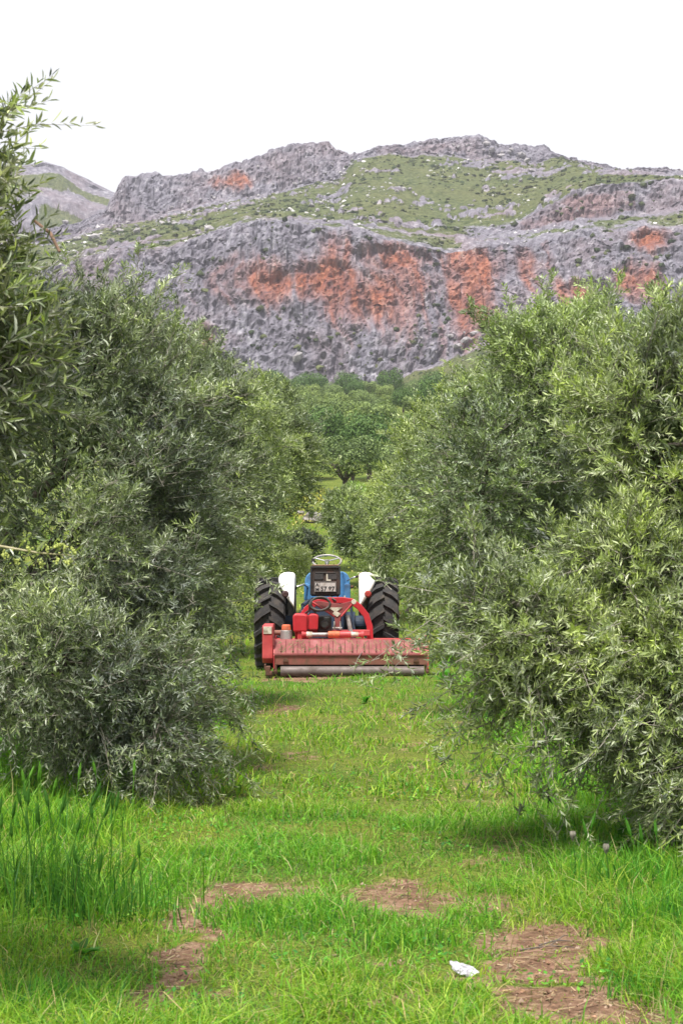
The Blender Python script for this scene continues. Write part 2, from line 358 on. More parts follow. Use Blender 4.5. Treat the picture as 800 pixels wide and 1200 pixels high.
rockn = sstep(.65, .70, outc + .22 * (lid2 - .5) - .1 * (lump2 - .5) + .06 * np.isin(SEG, (4,))[:, None] * (TT[:, None] > .82) + .04 * (SEG == 2)[:, None] + .07 * (SEG == 4)[:, None] * np.clip(1 - (X0 + 60) / -60, 0, 1) * (X0 < -60))
rockn = np.where((SEG == 2)[:, None], sstep(.42, .6, outc), rockn)
MZ = MZ + sl * ((fbm(X0 * .12, Y0 * .1, 0, 4, 161) - .5) * 3.0 + rockn * (1.0 + 1.6 * (lid2 - lump2)))
inslope = (SEG >= 7)[:, None] | (SEG == 0)[:, None]
rock = np.clip(np.maximum(cl * 1.15, rockn * .9), 0, 1); rock = np.where(inslope, rockn * .5, rock)
# rust-red faces where old rock has fallen away
def patch(cx, cy, rx, ry, d, x=None):
    a = (cx - 400) / F * d; h = HC + (HY - cy) / F * d
    return 1 - np.sqrt(((X0 - a) / (rx / F * d)) ** 2 + ((Z0 - h) / (ry / F * d)) ** 2)
o1 = np.full(X0.shape, -5.0)
for p in [(385,330,100,34,700),(470,300,90,30,700),(440,345,80,52,700),(500,330,70,62,700),(540,350,58,62,700),(575,315,50,50,700),(622,310,24,48,700),(735,330,30,34,700),(690,345,50,22,700),(350,330,60,26,700),
          (245,398,14,18,690),(770,275,30,18,705),(268,214,30,14,965)]:
    o1 = np.maximum(o1, patch(*p))
om = o1 + (fbm(X0 * .05, Z0 * .03, 0, 4, 171, .6) - .5) * .9 + (fbm((X0 + 16 * (fbm(X0 * .04, Z0 * .06, 0, 3, 178) - .5) + .12 * Z0) * .16, Z0 * .02, 0, 4, 176, .7) - .5) * 2.3
orange = .90 * sstep(-.25, .95, om) * sstep(.3, .7, cl) * np.isin(SEG, (1, 5, 3))[:, None]
band = sstep(.2, .6, fbm(X0 * .05, Z0 * .3, 0, 3, 181)) * (SEG == 3)[:, None] * sstep(.5, .9, cl) * (X0 > 60) * (X0 < 120)
orange = np.maximum(orange, .30 * band)
# a stronger overhang shades the head of the rust face: the brink stands proud there
MY = MY + 4 * sstep(.1, .6, o1) * cl * (SEG == 1)[:, None]
nxm = len(XF); nym = MY.shape[0]
ii = (np.arange(nym - 1)[:, None] * nxm + np.arange(nxm - 1)[None]).ravel()
def rock_material():
    m, nt, b, o = new_mat('limestone_mountain')
    r = attr(nt, 'rock'); og = attr(nt, 'orange')
    n1 = noise_node(nt, .05, 6, .65, stretch=(1, 1, .35)); n2 = noise_node(nt, .35, 6, .7, stretch=(1, 1, .26)); n3 = noise_node(nt, .7, 4, .75); n4 = noise_node(nt, .028, 4, .6)
    grey = ramp(nt, n2, [(.30, (.040, .039, .052)), (.42, (.115, .110, .138)), (.55, (.190, .184, .220)), (.68, (.365, .358, .40))])
    grey = mixc(nt, ramp(nt, n1, [(.38, (0, 0, 0)), (.62, (.75, .75, .75))]), grey, mixc(nt, .75, grey, (.135, .122, .15)))
    rust = ramp(nt, n2, [(.30, (.065, .034, .034)), (.43, (.195, .066, .040)), (.56, (.31, .102, .048)), (.70, (.30, .165, .11))])
    rust = mixc(nt, ramp(nt, n1, [(.5, (0, 0, 0)), (.68, (.7, .7, .7))]), rust, (.135, .07, .075))
    c = mixc(nt, og, grey, rust)
    tint = ramp(nt, n4, [(.48, (0, 0, 0)), (.72, (.26, .26, .26))]); c = mixc(nt, tint, c, mixc(nt, .7, c, (.33, .17, .13)))
    spots = ramp(nt, n3, [(.60, (0, 0, 0)), (.66, (1, 1, 1))]); spots = mixc(nt, 1.0, spots, ramp(nt, noise_node(nt, .10, 3), [(.42, (0, 0, 0)), (.60, (1, 1, 1))]), 'MULTIPLY')
    c = mixc(nt, spots, c, (.045, .065, .035))
    veg = ramp(nt, n2, [(.30, (.018, .028, .012)), (.44, (.056, .074, .028)), (.56, (.092, .110, .042)), (.70, (.16, .165, .10))])
    veg = mixc(nt, ramp(nt, n4, [(.4, (0, 0, 0)), (.65, (.7, .7, .7))]), veg, mixc(nt, .6, veg, (.12, .118, .05)))
    veg = mixc(nt, ramp(nt, n3, [(.54, (0, 0, 0)), (.62, (.85, .85, .85))]), veg, (.024, .040, .016))
    veg = mixc(nt, ramp(nt, n3, [(.28, (.8, .8, .8)), (.36, (0, 0, 0))]), veg, (.24, .23, .20))
    f = N(nt, 'ShaderNodeMath', operation='MULTIPLY_ADD'); nt.links.new(n2, f.inputs[0]); f.inputs[1].default_value = 1.0; nt.links.new(r, f.inputs[2])
    c = mixc(nt, ramp(nt, f.outputs[0], [(.84, (0, 0, 0)), (.98, (1, 1, 1))]), veg, c)
    nt.links.new(c, b.inputs['Base Color']); b.inputs['Roughness'].default_value = .95; b.inputs['Specular IOR Level'].default_value = .1
    bump(nt, b, mixc(nt, .5, n2, n3), 1.5, 1.0); return m
M['mountain'] = rock_material()
mountain = link('mountain', mesh_np('mountain', np.stack([MX, MY, MZ], -1), np.stack([ii, ii + 1, ii + nxm + 1, ii + nxm], -1), attrs={'rock': rock, 'orange': orange}), M['mountain'], kind='structure')
# further hump beyond the saddle on the left
xh = np.linspace(-900, 60, 220); th = np.linspace(0, 1, 46)
hz_x, hz_z = wl(1500, [(-1400,300),(-500,250),(-150,222),(0,204),(55,195),(75,197),(100,211),(125,224),(160,240),(300,300),(500,420)])
crest = np.interp(xh, hz_x, hz_z)
HXg = np.broadcast_to(xh, (46, 220)); prof = np.sin(th * math.pi * .62)[:, None] / math.sin(math.pi * .5)
HYg = 1320 + 210 * th[:, None] + (fbm(HXg * .02, th[:, None] * 8, 0, 4, 201) - .5) * 40
HZg = 30 + (crest[None] - 30) * prof + (fbm(HXg * .05, th[:, None] * 14, 0, 4, 211, .6) - .5) * 16 * np.clip(1.15 - th[:, None], .2, 1)
hrock = np.clip(sstep(.5, .62, fbm(HXg * .03, th[:, None] * 9, 1, 4, 221)) * .8 + .9 * (th[:, None] > .66), 0, 1)
ii = (np.arange(45)[:, None] * 220 + np.arange(219)[None]).ravel()
link('hill', mesh_np('hill', np.stack([HXg, HYg, HZg], -1), np.stack([ii, ii + 1, ii + 221, ii + 220], -1), attrs={'rock': hrock, 'orange': hrock * 0}), M['mountain'], kind='structure')
# boulders lying on the slope: each is a piece of the mountain
def rock_mesh(name, seed, sub=2, amp=.55, squash=.7):
    bm = bmesh.new(); bmesh.ops.create_icosphere(bm, subdivisions=sub, radius=1.0)
    co = np.array([v.co[:] for v in bm.verts]); f1, f2, _ = worley(co[:, 0] * .9 + seed * 3, co[:, 1] * .9, co[:, 2] * .9, seed)
    k = .75 + amp * (.6 - f1) + .25 * (fbm(co[:, 0] * 2 + seed, co[:, 1] * 2, co[:, 2] * 2, 3, seed) - .5)
    for v, s in zip(bm.verts, k): v.co *= s; v.co.z *= squash
    me = bpy.data.meshes.new(name); bm.to_mesh(me); bm.free(); return me
def boulder_material():
    m, nt, b, o = new_mat('pale_limestone'); n = noise_node(nt, .4, 5, .7, 'Generated'); n2 = noise_node(nt, 6, 5, .7, 'Generated')
    nt.links.new(ramp(nt, n2, [(.3, (.15, .14, .15)), (.5, (.28, .265, .28)), (.68, (.42, .40, .41))]), b.inputs['Base Color']); b.inputs['Roughness'].default_value = .95
    bump(nt, b, n2, .5); return m
M['boulder'] = boulder_material()
BR = [rock_mesh('boulder_%d' % k, 300 + k, 1) for k in range(5)]
for b_ in BR: b_.materials.append(M['boulder'])
def on_slope(px, py, d_lo, d_hi):   # nearest grid point of the built surface to a sight line
    d = Y0; sx = 400 + MX / MY * F; sy = HY - (MZ - HC) / MY * F
    q = (sx - px) ** 2 + (sy - py) ** 2 + 1e6 * ((MY < d_lo) | (MY > d_hi)); k = np.argmin(q); return MX.flat[k], MY.flat[k], MZ.flat[k]
spots = [(345,216,7),(352,213,5),(430,200,6),(438,198,5),(472,222,8),(480,221,6),(487,228,5),(365,241,8),(372,246,7),(376,238,5),(465,222,5),(576,176,9),(588,182,9),(600,175,8),(612,182,12),(570,168,8),(622,200,8),
         (598,207,6),(610,211,6),(595,200,4),(548,192,5),(565,190,5),(575,205,4),(580,220,4),(556,234,4),(543,190,5),(618,188,9),(535,408,14),(545,400,12),(528,395,9),(540,432,7),(520,432,5),(555,392,10),(570,385,12),(350,420,14),
         (75,236,7),(388,214,7),(300,234,8),(285,240,8),(270,238,6),(320,232,6),(250,246,7),(230,252,6),(215,250,9),(205,262,8),(190,262,9),(180,270,7),(160,272,10),(140,272,12),(120,268,12),(110,280,14),(130,284,11),(90,280,10),(150,262,8),
         (245,270,14),(232,272,9),(310,262,9),(330,258,8),(405,203,7),(395,215,6)]
for _ in range(110):
    t = rng.random(); px = 90 + 320 * t; py = 286 - 75 * t + rng.normal(0, 9) - 6; spots.append((px, py, 2.2 + 3.2 * rng.random() ** 2))
for _ in range(60): spots.append((rng.uniform(300, 700), rng.uniform(190, 258), 1.8 + 2.4 * rng.random() ** 2))
for _ in range(26): spots.append((rng.normal(575, 28), rng.normal(176, 9), 3 + 3 * rng.random()))
for _ in range(30): spots.append((rng.uniform(480, 600), rng.uniform(385, 425), 2.5 + 4 * rng.random() ** 2))
for k, (px, py, s) in enumerate(spots):
    lo, hi = (640, 745) if py > 350 else (745, 990)
    x, y, z = on_slope(px, py, lo, hi); r = s / F * y * .62
    o = link('boulder', BR[k % 5], None, mountain); o.location = (x, y - r * .3, z + r * .25)
    o.rotation_euler = (rng.normal(0, .3), rng.normal(0, .3), rng.uniform(0, 6.28)); o.scale = (r * rng.uniform(.9, 1.4), r, r * rng.uniform(.8, 1.2))

# low scrub and small pale stones standing on the slope and the ledges
ico = bmesh.new(); bmesh.ops.create_icosphere(ico, subdivisions=1, radius=1.0); ICV = np.array([v.co[:] for v in ico.verts]); ICF = np.array([[v.index for v in f.verts] for f in ico.faces]); ico.free()
def strew(name, idx, r0, r1, squash, cols, mat, label, cat, seed):
    rng = np.random.default_rng(seed); n = len(idx); P = np.stack([MX.flat[idx], MY.flat[idx], MZ.flat[idx]], 1) + rng.normal(0, .4, (n, 3)) * [1, 1, .1]
    r = (r0 + (r1 - r0) * rng.random(n) ** 3)[:, None, None]
    v = P[:, None] + ICV[None] * r * np.array([1.15, 1, squash]) * (1 + rng.normal(0, .22, (n, len(ICV), 1)))
    f = (np.arange(n)[:, None, None] * len(ICV) + ICF[None]).reshape(-1, 3); c = np.array(cols)[rng.choice(len(cols), n)] * rng.lognormal(0, .2, (n, 1))
    link(name, mesh_np(name, v, None, f, np.repeat(c, len(ICV), 0), smooth=(squash > .8)), mat, None, 'stuff', label, cat)
rng = np.random.default_rng(71)
inx = np.abs(MX) < 205
dens = fbm(X0 * .05, Y0 * .03, 0, 3, 191)
sc1 = np.flatnonzero(((SEG == 4) | (SEG == 2) | (SEG == 0))[:, None] & inx & (rock < .5) & (dens > .42)); sc2 = np.flatnonzero(((SEG == 1) | (SEG == 3))[:, None] & inx & (fbm(X0 * .04, Z0 * .05, 0, 3, 196) > .53) & (orange < .3))
def scrub_mat():
    m, nt, b_, o = new_mat('scrub'); nt.links.new(attr(nt, 'col', 'Color'), b_.inputs['Base Color']); b_.inputs['Roughness'].default_value = .95; b_.inputs['Specular IOR Level'].default_value = .1; return m
M['scrub'] = scrub_mat()
strew('scrub', np.concatenate([rng.choice(sc1, 4200), rng.choice(sc2, 900)]), .35, 1.5, .8, [(.028, .042, .018), (.045, .058, .026), (.07, .08, .034)], M['scrub'], 'dark low scrub dotted over the mountain slope and ledges', 'scrub', 72)
strew('scree', rng.choice(np.flatnonzero(((SEG == 4) | (SEG == 2))[:, None] & inx & (fbm(X0 * .04, Y0 * .02, 4, 3, 198) > .5)), 1300), .2, 1.1, .7, [(.36, .35, .37), (.28, .27, .29), (.42, .41, .42)], M['scrub'], 'pale loose stones scattered over the green mountain slope', 'stones', 73)

# ------------------------------------------------------------------ trees
def BP(px, py, d, rx, ry, rz):                  # a lobe of a crown: centre given by sight line and distance, radii in metres
    return ((px - 400) / F * d, d, HC + (HY - py) / F * d, rx, ry, rz)
PAL = {'dark': (.045, .064, .038), 'mid': (.124, .162, .084), 'light': (.218, .268, .126), 'silver': (.39, .42, .345), 'young': (.275, .34, .105)}
def leaf_colors(rng, n_shoot, K, mix, tint):
    names = list(PAL); cols = np.array([PAL[k] for k in names]); p = np.array(mix, float); p /= p.sum()
    shoot = cols[rng.choice(5, n_shoot, p=p)]
    per = cols[rng.choice(5, (n_shoot, K), p=p)]
    c = .55 * shoot[:, None] + .45 * per
    return c * rng.lognormal(0, .18, (n_shoot, K, 1)) * np.array(tint)
def sample_crown(rng, blobs, n, inner=False):
    Bl = np.array(blobs); w = (Bl[:, 3] * Bl[:, 4] * Bl[:, 5]) ** (2 / 3); w /= w.sum()
    out_p, out_n, got = [], [], 0
    for _ in range(40):
        m = n * 2; k = rng.choice(len(Bl), m, p=w); d = nrm(rng.normal(size=(m, 3)))
        r = (1 - np.abs(rng.normal(0, .16, m))) if not inner else rng.uniform(.35, .82, m)
        p = Bl[k, :3] + d * r[:, None] * Bl[k, 3:]
        nn = nrm(d / Bl[k, 3:])
        cn = .45 * fbm(p[:, 0] * 1.25, p[:, 1] * 1.25, p[:, 2] * 1.25, 2, 405) + .55 * fbm(p[:, 0] * 2.8, p[:, 1] * 2.8, p[:, 2] * 2.8, 3, 401)
        q = np.min([np.linalg.norm((p - b[:3]) / b[3:], axis=1) + 10 * (k == i) for i, b in enumerate(Bl)], axis=0) if len(Bl) > 1 else np.full(m, 9.0)
        ok = q > (.74 if not inner else .2)
        p = p + nn * ((cn - .56) * (1.35 if not inner else .2))[:, None] * np.minimum(1, Bl[k, 3:4])
        if not inner: ok &= rng.random(m) < sstep(.38, .54, cn) * .95 + .05
        px = 400 + p[:, 0] / np.maximum(p[:, 1], .5) * F
        ok &= rng.random(m) < np.where((px < -70) | (px > 870), .30, 1.0)
        ok &= rng.random(m) < np.where(nn[:, 1] > .35, .2, 1.0)
        ok &= p[:, 2] > ground_z(p[:, 0], p[:, 1]) + .08
        out_p.append(p[ok]); out_n.append(nn[ok]); got += ok.sum()
        if got >= n: break
    return np.concatenate(out_p)[:n], np.concatenate(out_n)[:n]
def leaf_frames(rng, P, Nn, L, K, up):
    n = len(P)
    D = nrm(Nn * .75 + np.array([0, 0, 1.0]) * up[:, None] + rng.normal(0, .42, (n, 3)))
    ref = nrm(rng.normal(size=(n, 3))); U = nrm(np.cross(D, ref)); V = np.cross(D, U)
    t = (np.arange(K) // 2 + .6 + rng.uniform(-.2, .2, (n, K))) / (K / 2)
    ph = (np.arange(K) % 2) * math.pi + (np.arange(K) // 2) * (math.pi / 2) + rng.normal(0, .35, (n, K))
    droop = np.array([0, 0, -1.0]) * (.22 * L)[:, None]
    base = P[:, None] + D[:, None] * (L[:, None] * t)[..., None] + droop[:, None] * (t ** 2)[..., None]
    rad = np.cos(ph)[..., None] * U[:, None] + np.sin(ph)[..., None] * V[:, None]
    spread = np.where(t > .85, .35, .75) + rng.normal(0, .12, (n, K))
    ld = nrm(D[:, None] * .75 + rad * spread[..., None] + rng.normal(0, .12, (n, K, 3)))
    ln = nrm(np.cross(ld, np.cross(D[:, None] + .25 * rng.normal(size=(n, K, 3)), ld)) + rng.normal(0, .25, (n, K, 3)))
    ln = nrm(ln - ld * np.sum(ln * ld, -1, keepdims=True))
    return D, droop, base, ld, ln
def leaf_mesh(name, base, ld, ln, L, W, col, detail=False):
    base, ld, ln = base.reshape(-1, 3), ld.reshape(-1, 3), ln.reshape(-1, 3); L = L.reshape(-1, 1); W = W.reshape(-1, 1); col = col.reshape(-1, 3); n = len(base)
    S = np.cross(ld, ln)
    if detail:
        f = ln * W * .12
        v = np.stack([base, base + ld * L * .3 + S * W * .46 + f, base + ld * L * .68 + S * W * .40 + f - ln * L * .02, base + ld * L - ln * L * .10,
                      base + ld * L * .68 - S * W * .40 + f - ln * L * .02, base + ld * L * .3 - S * W * .46 + f], 1).reshape(-1, 3)
        i = np.arange(n)[:, None] * 6; q = np.concatenate([i + [[0, 1, 2, 3]], i + [[0, 3, 4, 5]]]); k = 6
    else:
        f = ln * W * .14
        v = np.stack([base, base + ld * L * .46 + S * W * .55 + f, base + ld * L - ln * L * .08, base + ld * L * .46 - S * W * .55 + f], 1).reshape(-1, 3)
        q = np.arange(n)[:, None] * 4 + [[0, 1, 2, 3]]; k = 4
    return mesh_np(name, v, q, col=np.repeat(col, k, 0))
def shoot_tubes(P, D, droop, L, r, m=3):
    n = len(P); t = np.linspace(-.25, 1, m); rr = np.linspace(1.0, .25, m)
    pts = P[:, None] + D[:, None] * (L[:, None] * t)[..., None] + droop[:, None] * (np.maximum(t, 0) ** 2)[None, :, None]
    ref = np.where(np.abs(D[:, 2:3]) > .9, [[1.0, 0, 0]], [[0, 0, 1.0]]); u = nrm(np.cross(ref, D)); v = np.cross(D, u)
    a = np.arange(3) * 2 * math.pi / 3
    ring = np.cos(a)[None, :, None] * u[:, None] + np.sin(a)[None, :, None] * v[:, None]
    V = pts[:, :, None] + ring[:, None] * (r * rr)[None, :, None, None]
    b = np.arange(n)[:, None, None] * (3 * m) + np.arange(m - 1)[None, :, None] * 3; j = np.arange(3)[None, None]; j2 = (j + 1) % 3
    return V.reshape(-1, 3), np.stack([b + j, b + j2, b + 3 + j2, b + 3 + j], -1).reshape(-1, 4)
def bez(a, b, c, n=7):
    t = np.linspace(0, 1, n)[:, None]; return (1 - t) ** 2 * np.asarray(a) + 2 * t * (1 - t) * np.asarray(b) + t ** 2 * np.asarray(c)
HERO = []
for k, nm in enumerate(('mid', 'light', 'silver', 'young', 'dark')):
    e = np.eye(3); z = np.zeros((1, 3))
    me = leaf_mesh('leaf', z, e[None, 1], e[None, 2], np.array([1.0]), np.array([.2]), np.array([PAL[nm]]) * 1.15, True); me.materials.append(M['leaf']); HERO.append(me)
def olive_tree(label, base, blobs, shoots, leafL, K, inner, mix, seed, tint=(1, 1, 1), detail=False, hero=0, trunk_r=.16, fork=.75, name='olive_tree', cat='tree', group='olive trees along the lane', shootL=(.16, .34), branches=46, sprays=0, spray_len=1.0):
    rng = np.random.default_rng(seed)
    bz = float(ground_z(base[0], base[1])); base = np.array([base[0], base[1], bz])
    t = thing(name, label, cat, tuple(base), group)
    off = base
    Bl = np.array(blobs); zlo, zhi = (Bl[:, 2] - Bl[:, 5]).min(), (Bl[:, 2] + Bl[:, 5]).max()
    P, Nn = sample_crown(rng, blobs, shoots); n = len(P)
    if sprays:                                                        # long arching sprays that break the outline
        P0, N0 = sample_crown(rng, blobs, sprays); h0 = (P0[:, 2] - zlo) / (zhi - zlo); S = len(P0); mm = 9
        sd = nrm(N0 * .8 + rng.normal(0, .38, (S, 3)) + np.array([0, 0, 1.0]) * np.interp(h0, [0, .35, 1], [-.35, .15, .9])[:, None]); sl_ = rng.uniform(.22, .62, S) * spray_len
        tt = np.linspace(.1, 1, mm) + rng.uniform(-.05, .05, (S, mm)); dr = np.array([0, 0, -.22])
        pe = P0[:, None] + sd[:, None] * (sl_[:, None] * tt)[..., None] + dr * (sl_[:, None] * tt ** 2)[..., None]
        ne = nrm(sd[:, None] * .7 + rng.normal(0, .55, (S, mm, 3)))
        P = np.concatenate([P, pe.reshape(-1, 3)]); Nn = np.concatenate([Nn, ne.reshape(-1, 3)]); n = len(P)
    L = rng.uniform(*shootL, n); L[n - sprays * 9 if sprays else n:] *= .62; hf = (P[:, 2] - zlo) / (zhi - zlo)
    up = np.interp(hf, [0, .3, 1], [-.35, .2, .85])
    D, droop, lb, ld, ln = leaf_frames(rng, P, Nn, L, K, up)
    ll = leafL * rng.lognormal(0, .2, (n, K)) * np.interp(np.arange(K) / K, [0, .6, 1], [1, 1, .72]); lw = ll * rng.uniform(.17, .25, (n, K)) * (1.0 if base[1] < 15 else 1.25)
    col = leaf_colors(rng, n, K, mix, tint)
    gv = (fbm(P[:, 0] * 1.6, P[:, 1] * 1.6, P[:, 2] * 1.6, 2, seed + 60) - .5)[:, None, None] * 2          # branches differ: fresh yellow green to old grey green
    col = col * (1 + .50 * gv) * (1 + gv * np.array([.10, .07, -.25]))
    keep = np.ones(n * K, bool)
    crown_parent = None
    if hero:
        fb = lb.reshape(-1, 3); sx = 400 + fb[:, 0] / fb[:, 1] * F; sy = HY - (fb[:, 2] - HC) / fb[:, 1] * F
        score = fb[:, 1] + 100 * ((sx < 4) | (sx > 796) | (sy < 4) | (sy > 1196)) - 2.0 * ll.ravel() / leafL * .1
        hi = np.argsort(score)[:hero]; keep[hi] = False
    g = lambda a: a.reshape(n * K, -1)[keep]
    P2, N2 = sample_crown(rng, blobs, int(inner * .75), True)                    # bigger old leaves deep in the crown
    d2 = nrm(rng.normal(size=P2.shape) + N2 * .4); n2 = nrm(np.cross(d2, rng.normal(size=P2.shape))); l2 = leafL * rng.uniform(1.2, 1.8, len(P2))
    c2 = np.array(PAL['mid']) * rng.lognormal(0, .25, (len(P2), 1)) * np.array(tint)
    A = lambda a, b: np.concatenate([a, b])
    me = leaf_mesh('crown', A(g(lb), P2) - off, A(g(ld), d2), A(g(ln), n2), A(g(ll)[:, 0], l2), A(g(lw)[:, 0], l2 * .3), A(g(col), c2), detail)
    crown = link('crown', me, M['leaf'], t, kind='stuff')
    V, Q = shoot_tubes(P - off, D, droop, L, .0026 * leafL / .06, 3 if base[1] < 8 else 2)
    if base[1] > 22: V, Q = V[:0], Q[:0]                                # too fine to see that far off: only the longer sprays keep their stems
    if sprays:
        V3, Q3 = shoot_tubes(P0 - off, sd, dr * sl_[:, None], sl_, .0058 * leafL / .06); V, Q = np.concatenate([V, V3]), np.concatenate([Q, Q3 + len(V)])
    if len(V): link('twigs', mesh_np('twigs', V, Q), M['twig'], crown, kind='stuff')
    if hero:
        fb, fd, fn, fl = lb.reshape(-1, 3)[hi] - off, ld.reshape(-1, 3)[hi], ln.reshape(-1, 3)[hi], ll.ravel()[hi]
        for i in range(len(hi)):
            s = np.cross(fd[i], fn[i]); Mx = np.eye(4); Mx[:3, 0] = s; Mx[:3, 1] = fd[i]; Mx[:3, 2] = fn[i]; Mx[:3, :3] *= fl[i]; Mx[:3, 3] = fb[i]
            o = link('leaf', HERO[int(rng.choice(5, p=np.array(mix)[[1, 2, 3, 4, 0]] / sum(mix)))], None, crown); o.matrix_local = Matrix(Mx.tolist())
    # trunk and limbs
    tz = fork
    tp = bez((0, 0, -.1), (rng.normal(0, .12), rng.normal(0, .1), tz * .5), (rng.normal(0, .1), rng.normal(0, .1), tz), 7); tr = np.interp(np.linspace(0, 1, 7), [0, .15, 1], [trunk_r * 1.5, trunk_r * 1.05, trunk_r * .85])
    V, Q = tube_arrays([(tp, tr)], 10); V = V + (fbm(V[:, 0] * 9, V[:, 1] * 9, V[:, 2] * 3, 3, seed)[:, None] - .5) * .08
    link('trunk', mesh_np('trunk', V, Q, smooth=True), M['bark'], t)
    order = np.argsort(-(Bl[:, 3] * Bl[:, 4] * Bl[:, 5]))[:7]; idx = rng.choice(n, min(branches, n), replace=False)
    own = np.argmin(np.linalg.norm(P[idx][:, None] - Bl[order][None, :, :3], axis=2), 1)
    for oi, bi in enumerate(order):
        c = Bl[bi, :3] - off; c = c + np.array([0, 0, -.2 * Bl[bi, 5]]); st = tp[-1] * np.array([1, 1, rng.uniform(.8, 1)])
        midp = (st + c) / 2 + np.array([rng.normal(0, .1), rng.normal(0, .1), .22]); main = bez(st, midp, c, 8)
        paths = [(main, np.interp(np.linspace(0, 1, 8), [0, 1], [trunk_r * .55, trunk_r * .22]))]
        for q in idx[own == oi]:
            e = P[q] - off - D[q] * .1; s0 = main[rng.integers(3, 8)]; mp = (s0 + e) / 2 + rng.normal(0, .1, 3) + np.array([0, 0, .06]); r0 = trunk_r * .13
            paths.append((bez(s0, mp, e, 6), np.linspace(r0, .004, 6)))
        V, Q = tube_arrays(paths, 5); link('limb', mesh_np('limb', V, Q, smooth=True), M['bark'], t)
    return t, crown
MIXL = (3, 4, 3, 2.8, 1.2); MIXR = (1.4, 2.6, 4, 3.0, 3.6); MIXF = (2.2, 4, 4, 1.6, 1.6)
R1 = olive_tree('near olive tree on the right with long low branches reaching over the grass', (2.45, 10.9),
    [BP(1010,600,11.0,.75,.9,1.0), BP(980,830,10.6,.6,.7,.6), BP(815,550,10.4,.54,.85,.76), BP(865,480,10.6,.60,.7,.48), BP(792,790,9.9,.48,.65,.50), BP(640,738,9.7,.28,.34,.21), BP(815,905,9.4,.28,.38,.24), BP(735,665,10.0,.34,.5,.30), BP(715,830,9.7,.17,.3,.13), BP(582,706,9.7,.17,.2,.08), BP(605,785,9.6,.15,.2,.09), BP(745,480,10.2,.24,.4,.30)],
    6700, .045, 18, 14000, MIXR, 1, (1.04, 1.06, 1.0), False, 300, sprays=300, spray_len=.95, shootL=(.14, .30))
L1 = olive_tree('near olive tree on the left with a drooping skirt of dark leaves', (-2.75, 13.2),
    [BP(75,620,12.8,.98,1.2,1.15), BP(130,465,13.0,.58,.8,.56), BP(15,440,12.5,.8,.8,.55), BP(188,795,11.8,.33,.4,.22), BP(190,875,11.4,.15,.2,.25), BP(60,780,11.8,.75,.7,.36), BP(195,690,12.4,.24,.35,.28), BP(195,560,12.8,.28,.5,.4), BP(120,830,11.6,.28,.35,.18)],
    6900, .045, 18, 13000, MIXL, 2, (.98, 1.0, 1.0), False, 300, sprays=330, spray_len=.9, shootL=(.14, .30))
L0 = olive_tree('nearest olive tree at the left edge, its tall leafy tip against the sky', (-2.75, 6.4),
    [BP(-105,330,6.1,.27,.45,.38), BP(-110,210,6.2,.20,.35,.22), BP(-215,520,6.2,.50,.7,.6), BP(-35,340,6.0,.12,.25,.18), BP(-330,330,6.6,.7,.7,.7), BP(-75,270,6.0,.17,.2,.18), BP(-20,185,6.0,.045,.1,.12), BP(-5,150,6.0,.03,.08,.09), BP(-30,440,6.0,.12,.2,.2)],
    1150, .048, 18, 2500, (2, 3, 4, 2.6, 2.6), 3, (1.05, 1.0, .95), True, 300, sprays=60, spray_len=.36)
R2 = olive_tree('tall dark olive tree on the right, second along the lane', (2.6, 18.2),
    [BP(645,480,17.6,.70,1,.90), BP(562,570,17.0,.46,.8,.76), BP(705,430,18.0,.56,.7,.54), BP(625,660,17.6,.66,.8,.6), BP(612,412,17.4,.28,.4,.34)],
    4100, .050, 16, 8000, (2.4, 4, 4, 2.0, 2.6), 4, (1.05, 1.12, .98), sprays=170)
L2 = olive_tree('rounded olive tree on the left, second along the lane', (-2.4, 19.0),
    [BP(205,560,18.2,.66,1.0,1.05), BP(185,450,18.6,.52,.7,.46), BP(200,660,17.6,.38,.6,.54), BP(245,480,18.0,.28,.4,.34)],
    3800, .050, 16, 7000, MIXL, 5, (1.15, 1.16, 1.02), sprays=160)
R3 = olive_tree('pale green olive tree on the right behind the tractor', (2.1, 26.0),
    [BP(512,565,25.0,.62,.9,1.10), BP(560,478,25.6,.46,.6,.42), BP(585,560,26,.8,.8,1.0), BP(474,575,24.8,.26,.4,.5), BP(540,680,25,.6,.6,.5)],
    2700, .056, 13, 4200, (1.6, 3.4, 5, 1.8, 3), 6, (1.08, 1.1, .92), sprays=130)
L3 = olive_tree('grey green olive tree on the left beside the tractor', (-2.2, 27.6),
    [BP(270,545,26.8,.72,.9,.95), BP(252,650,26.2,.5,.7,.7), BP(290,485,26.6,.36,.5,.36), BP(215,600,27,.7,.8,1.0), BP(268,705,26.4,.4,.5,.35)],
    2700, .056, 13, 4200, MIXF, 7, (1.15, 1.16, 1.02), sprays=130)
L4 = olive_tree('far olive tree on the left whose crown leans over the lane', (-2.3, 33.2),
    [BP(315,540,32.0,.76,1.0,.94), BP(312,478,32.5,.48,.6,.46), BP(300,640,31.2,.42,.6,.55), BP(348,505,31.8,.32,.4,.36)],
    2500, .063, 12, 3600, MIXF, 8, (1.15, 1.16, 1.02), sprays=110)
R4 = olive_tree('small olive tree on the right, farthest of its row', (1.35, 34.6),
    [BP(478,595,33.5,.58,.8,.90), BP(510,535,34,.56,.7,.66), BP(448,635,33,.34,.5,.45), BP(490,670,33,.5,.5,.5)],
    2100, .063, 12, 2800, (1.6, 3.4, 5, 1.8, 3), 9, (1.1, 1.12, .9), sprays=90)
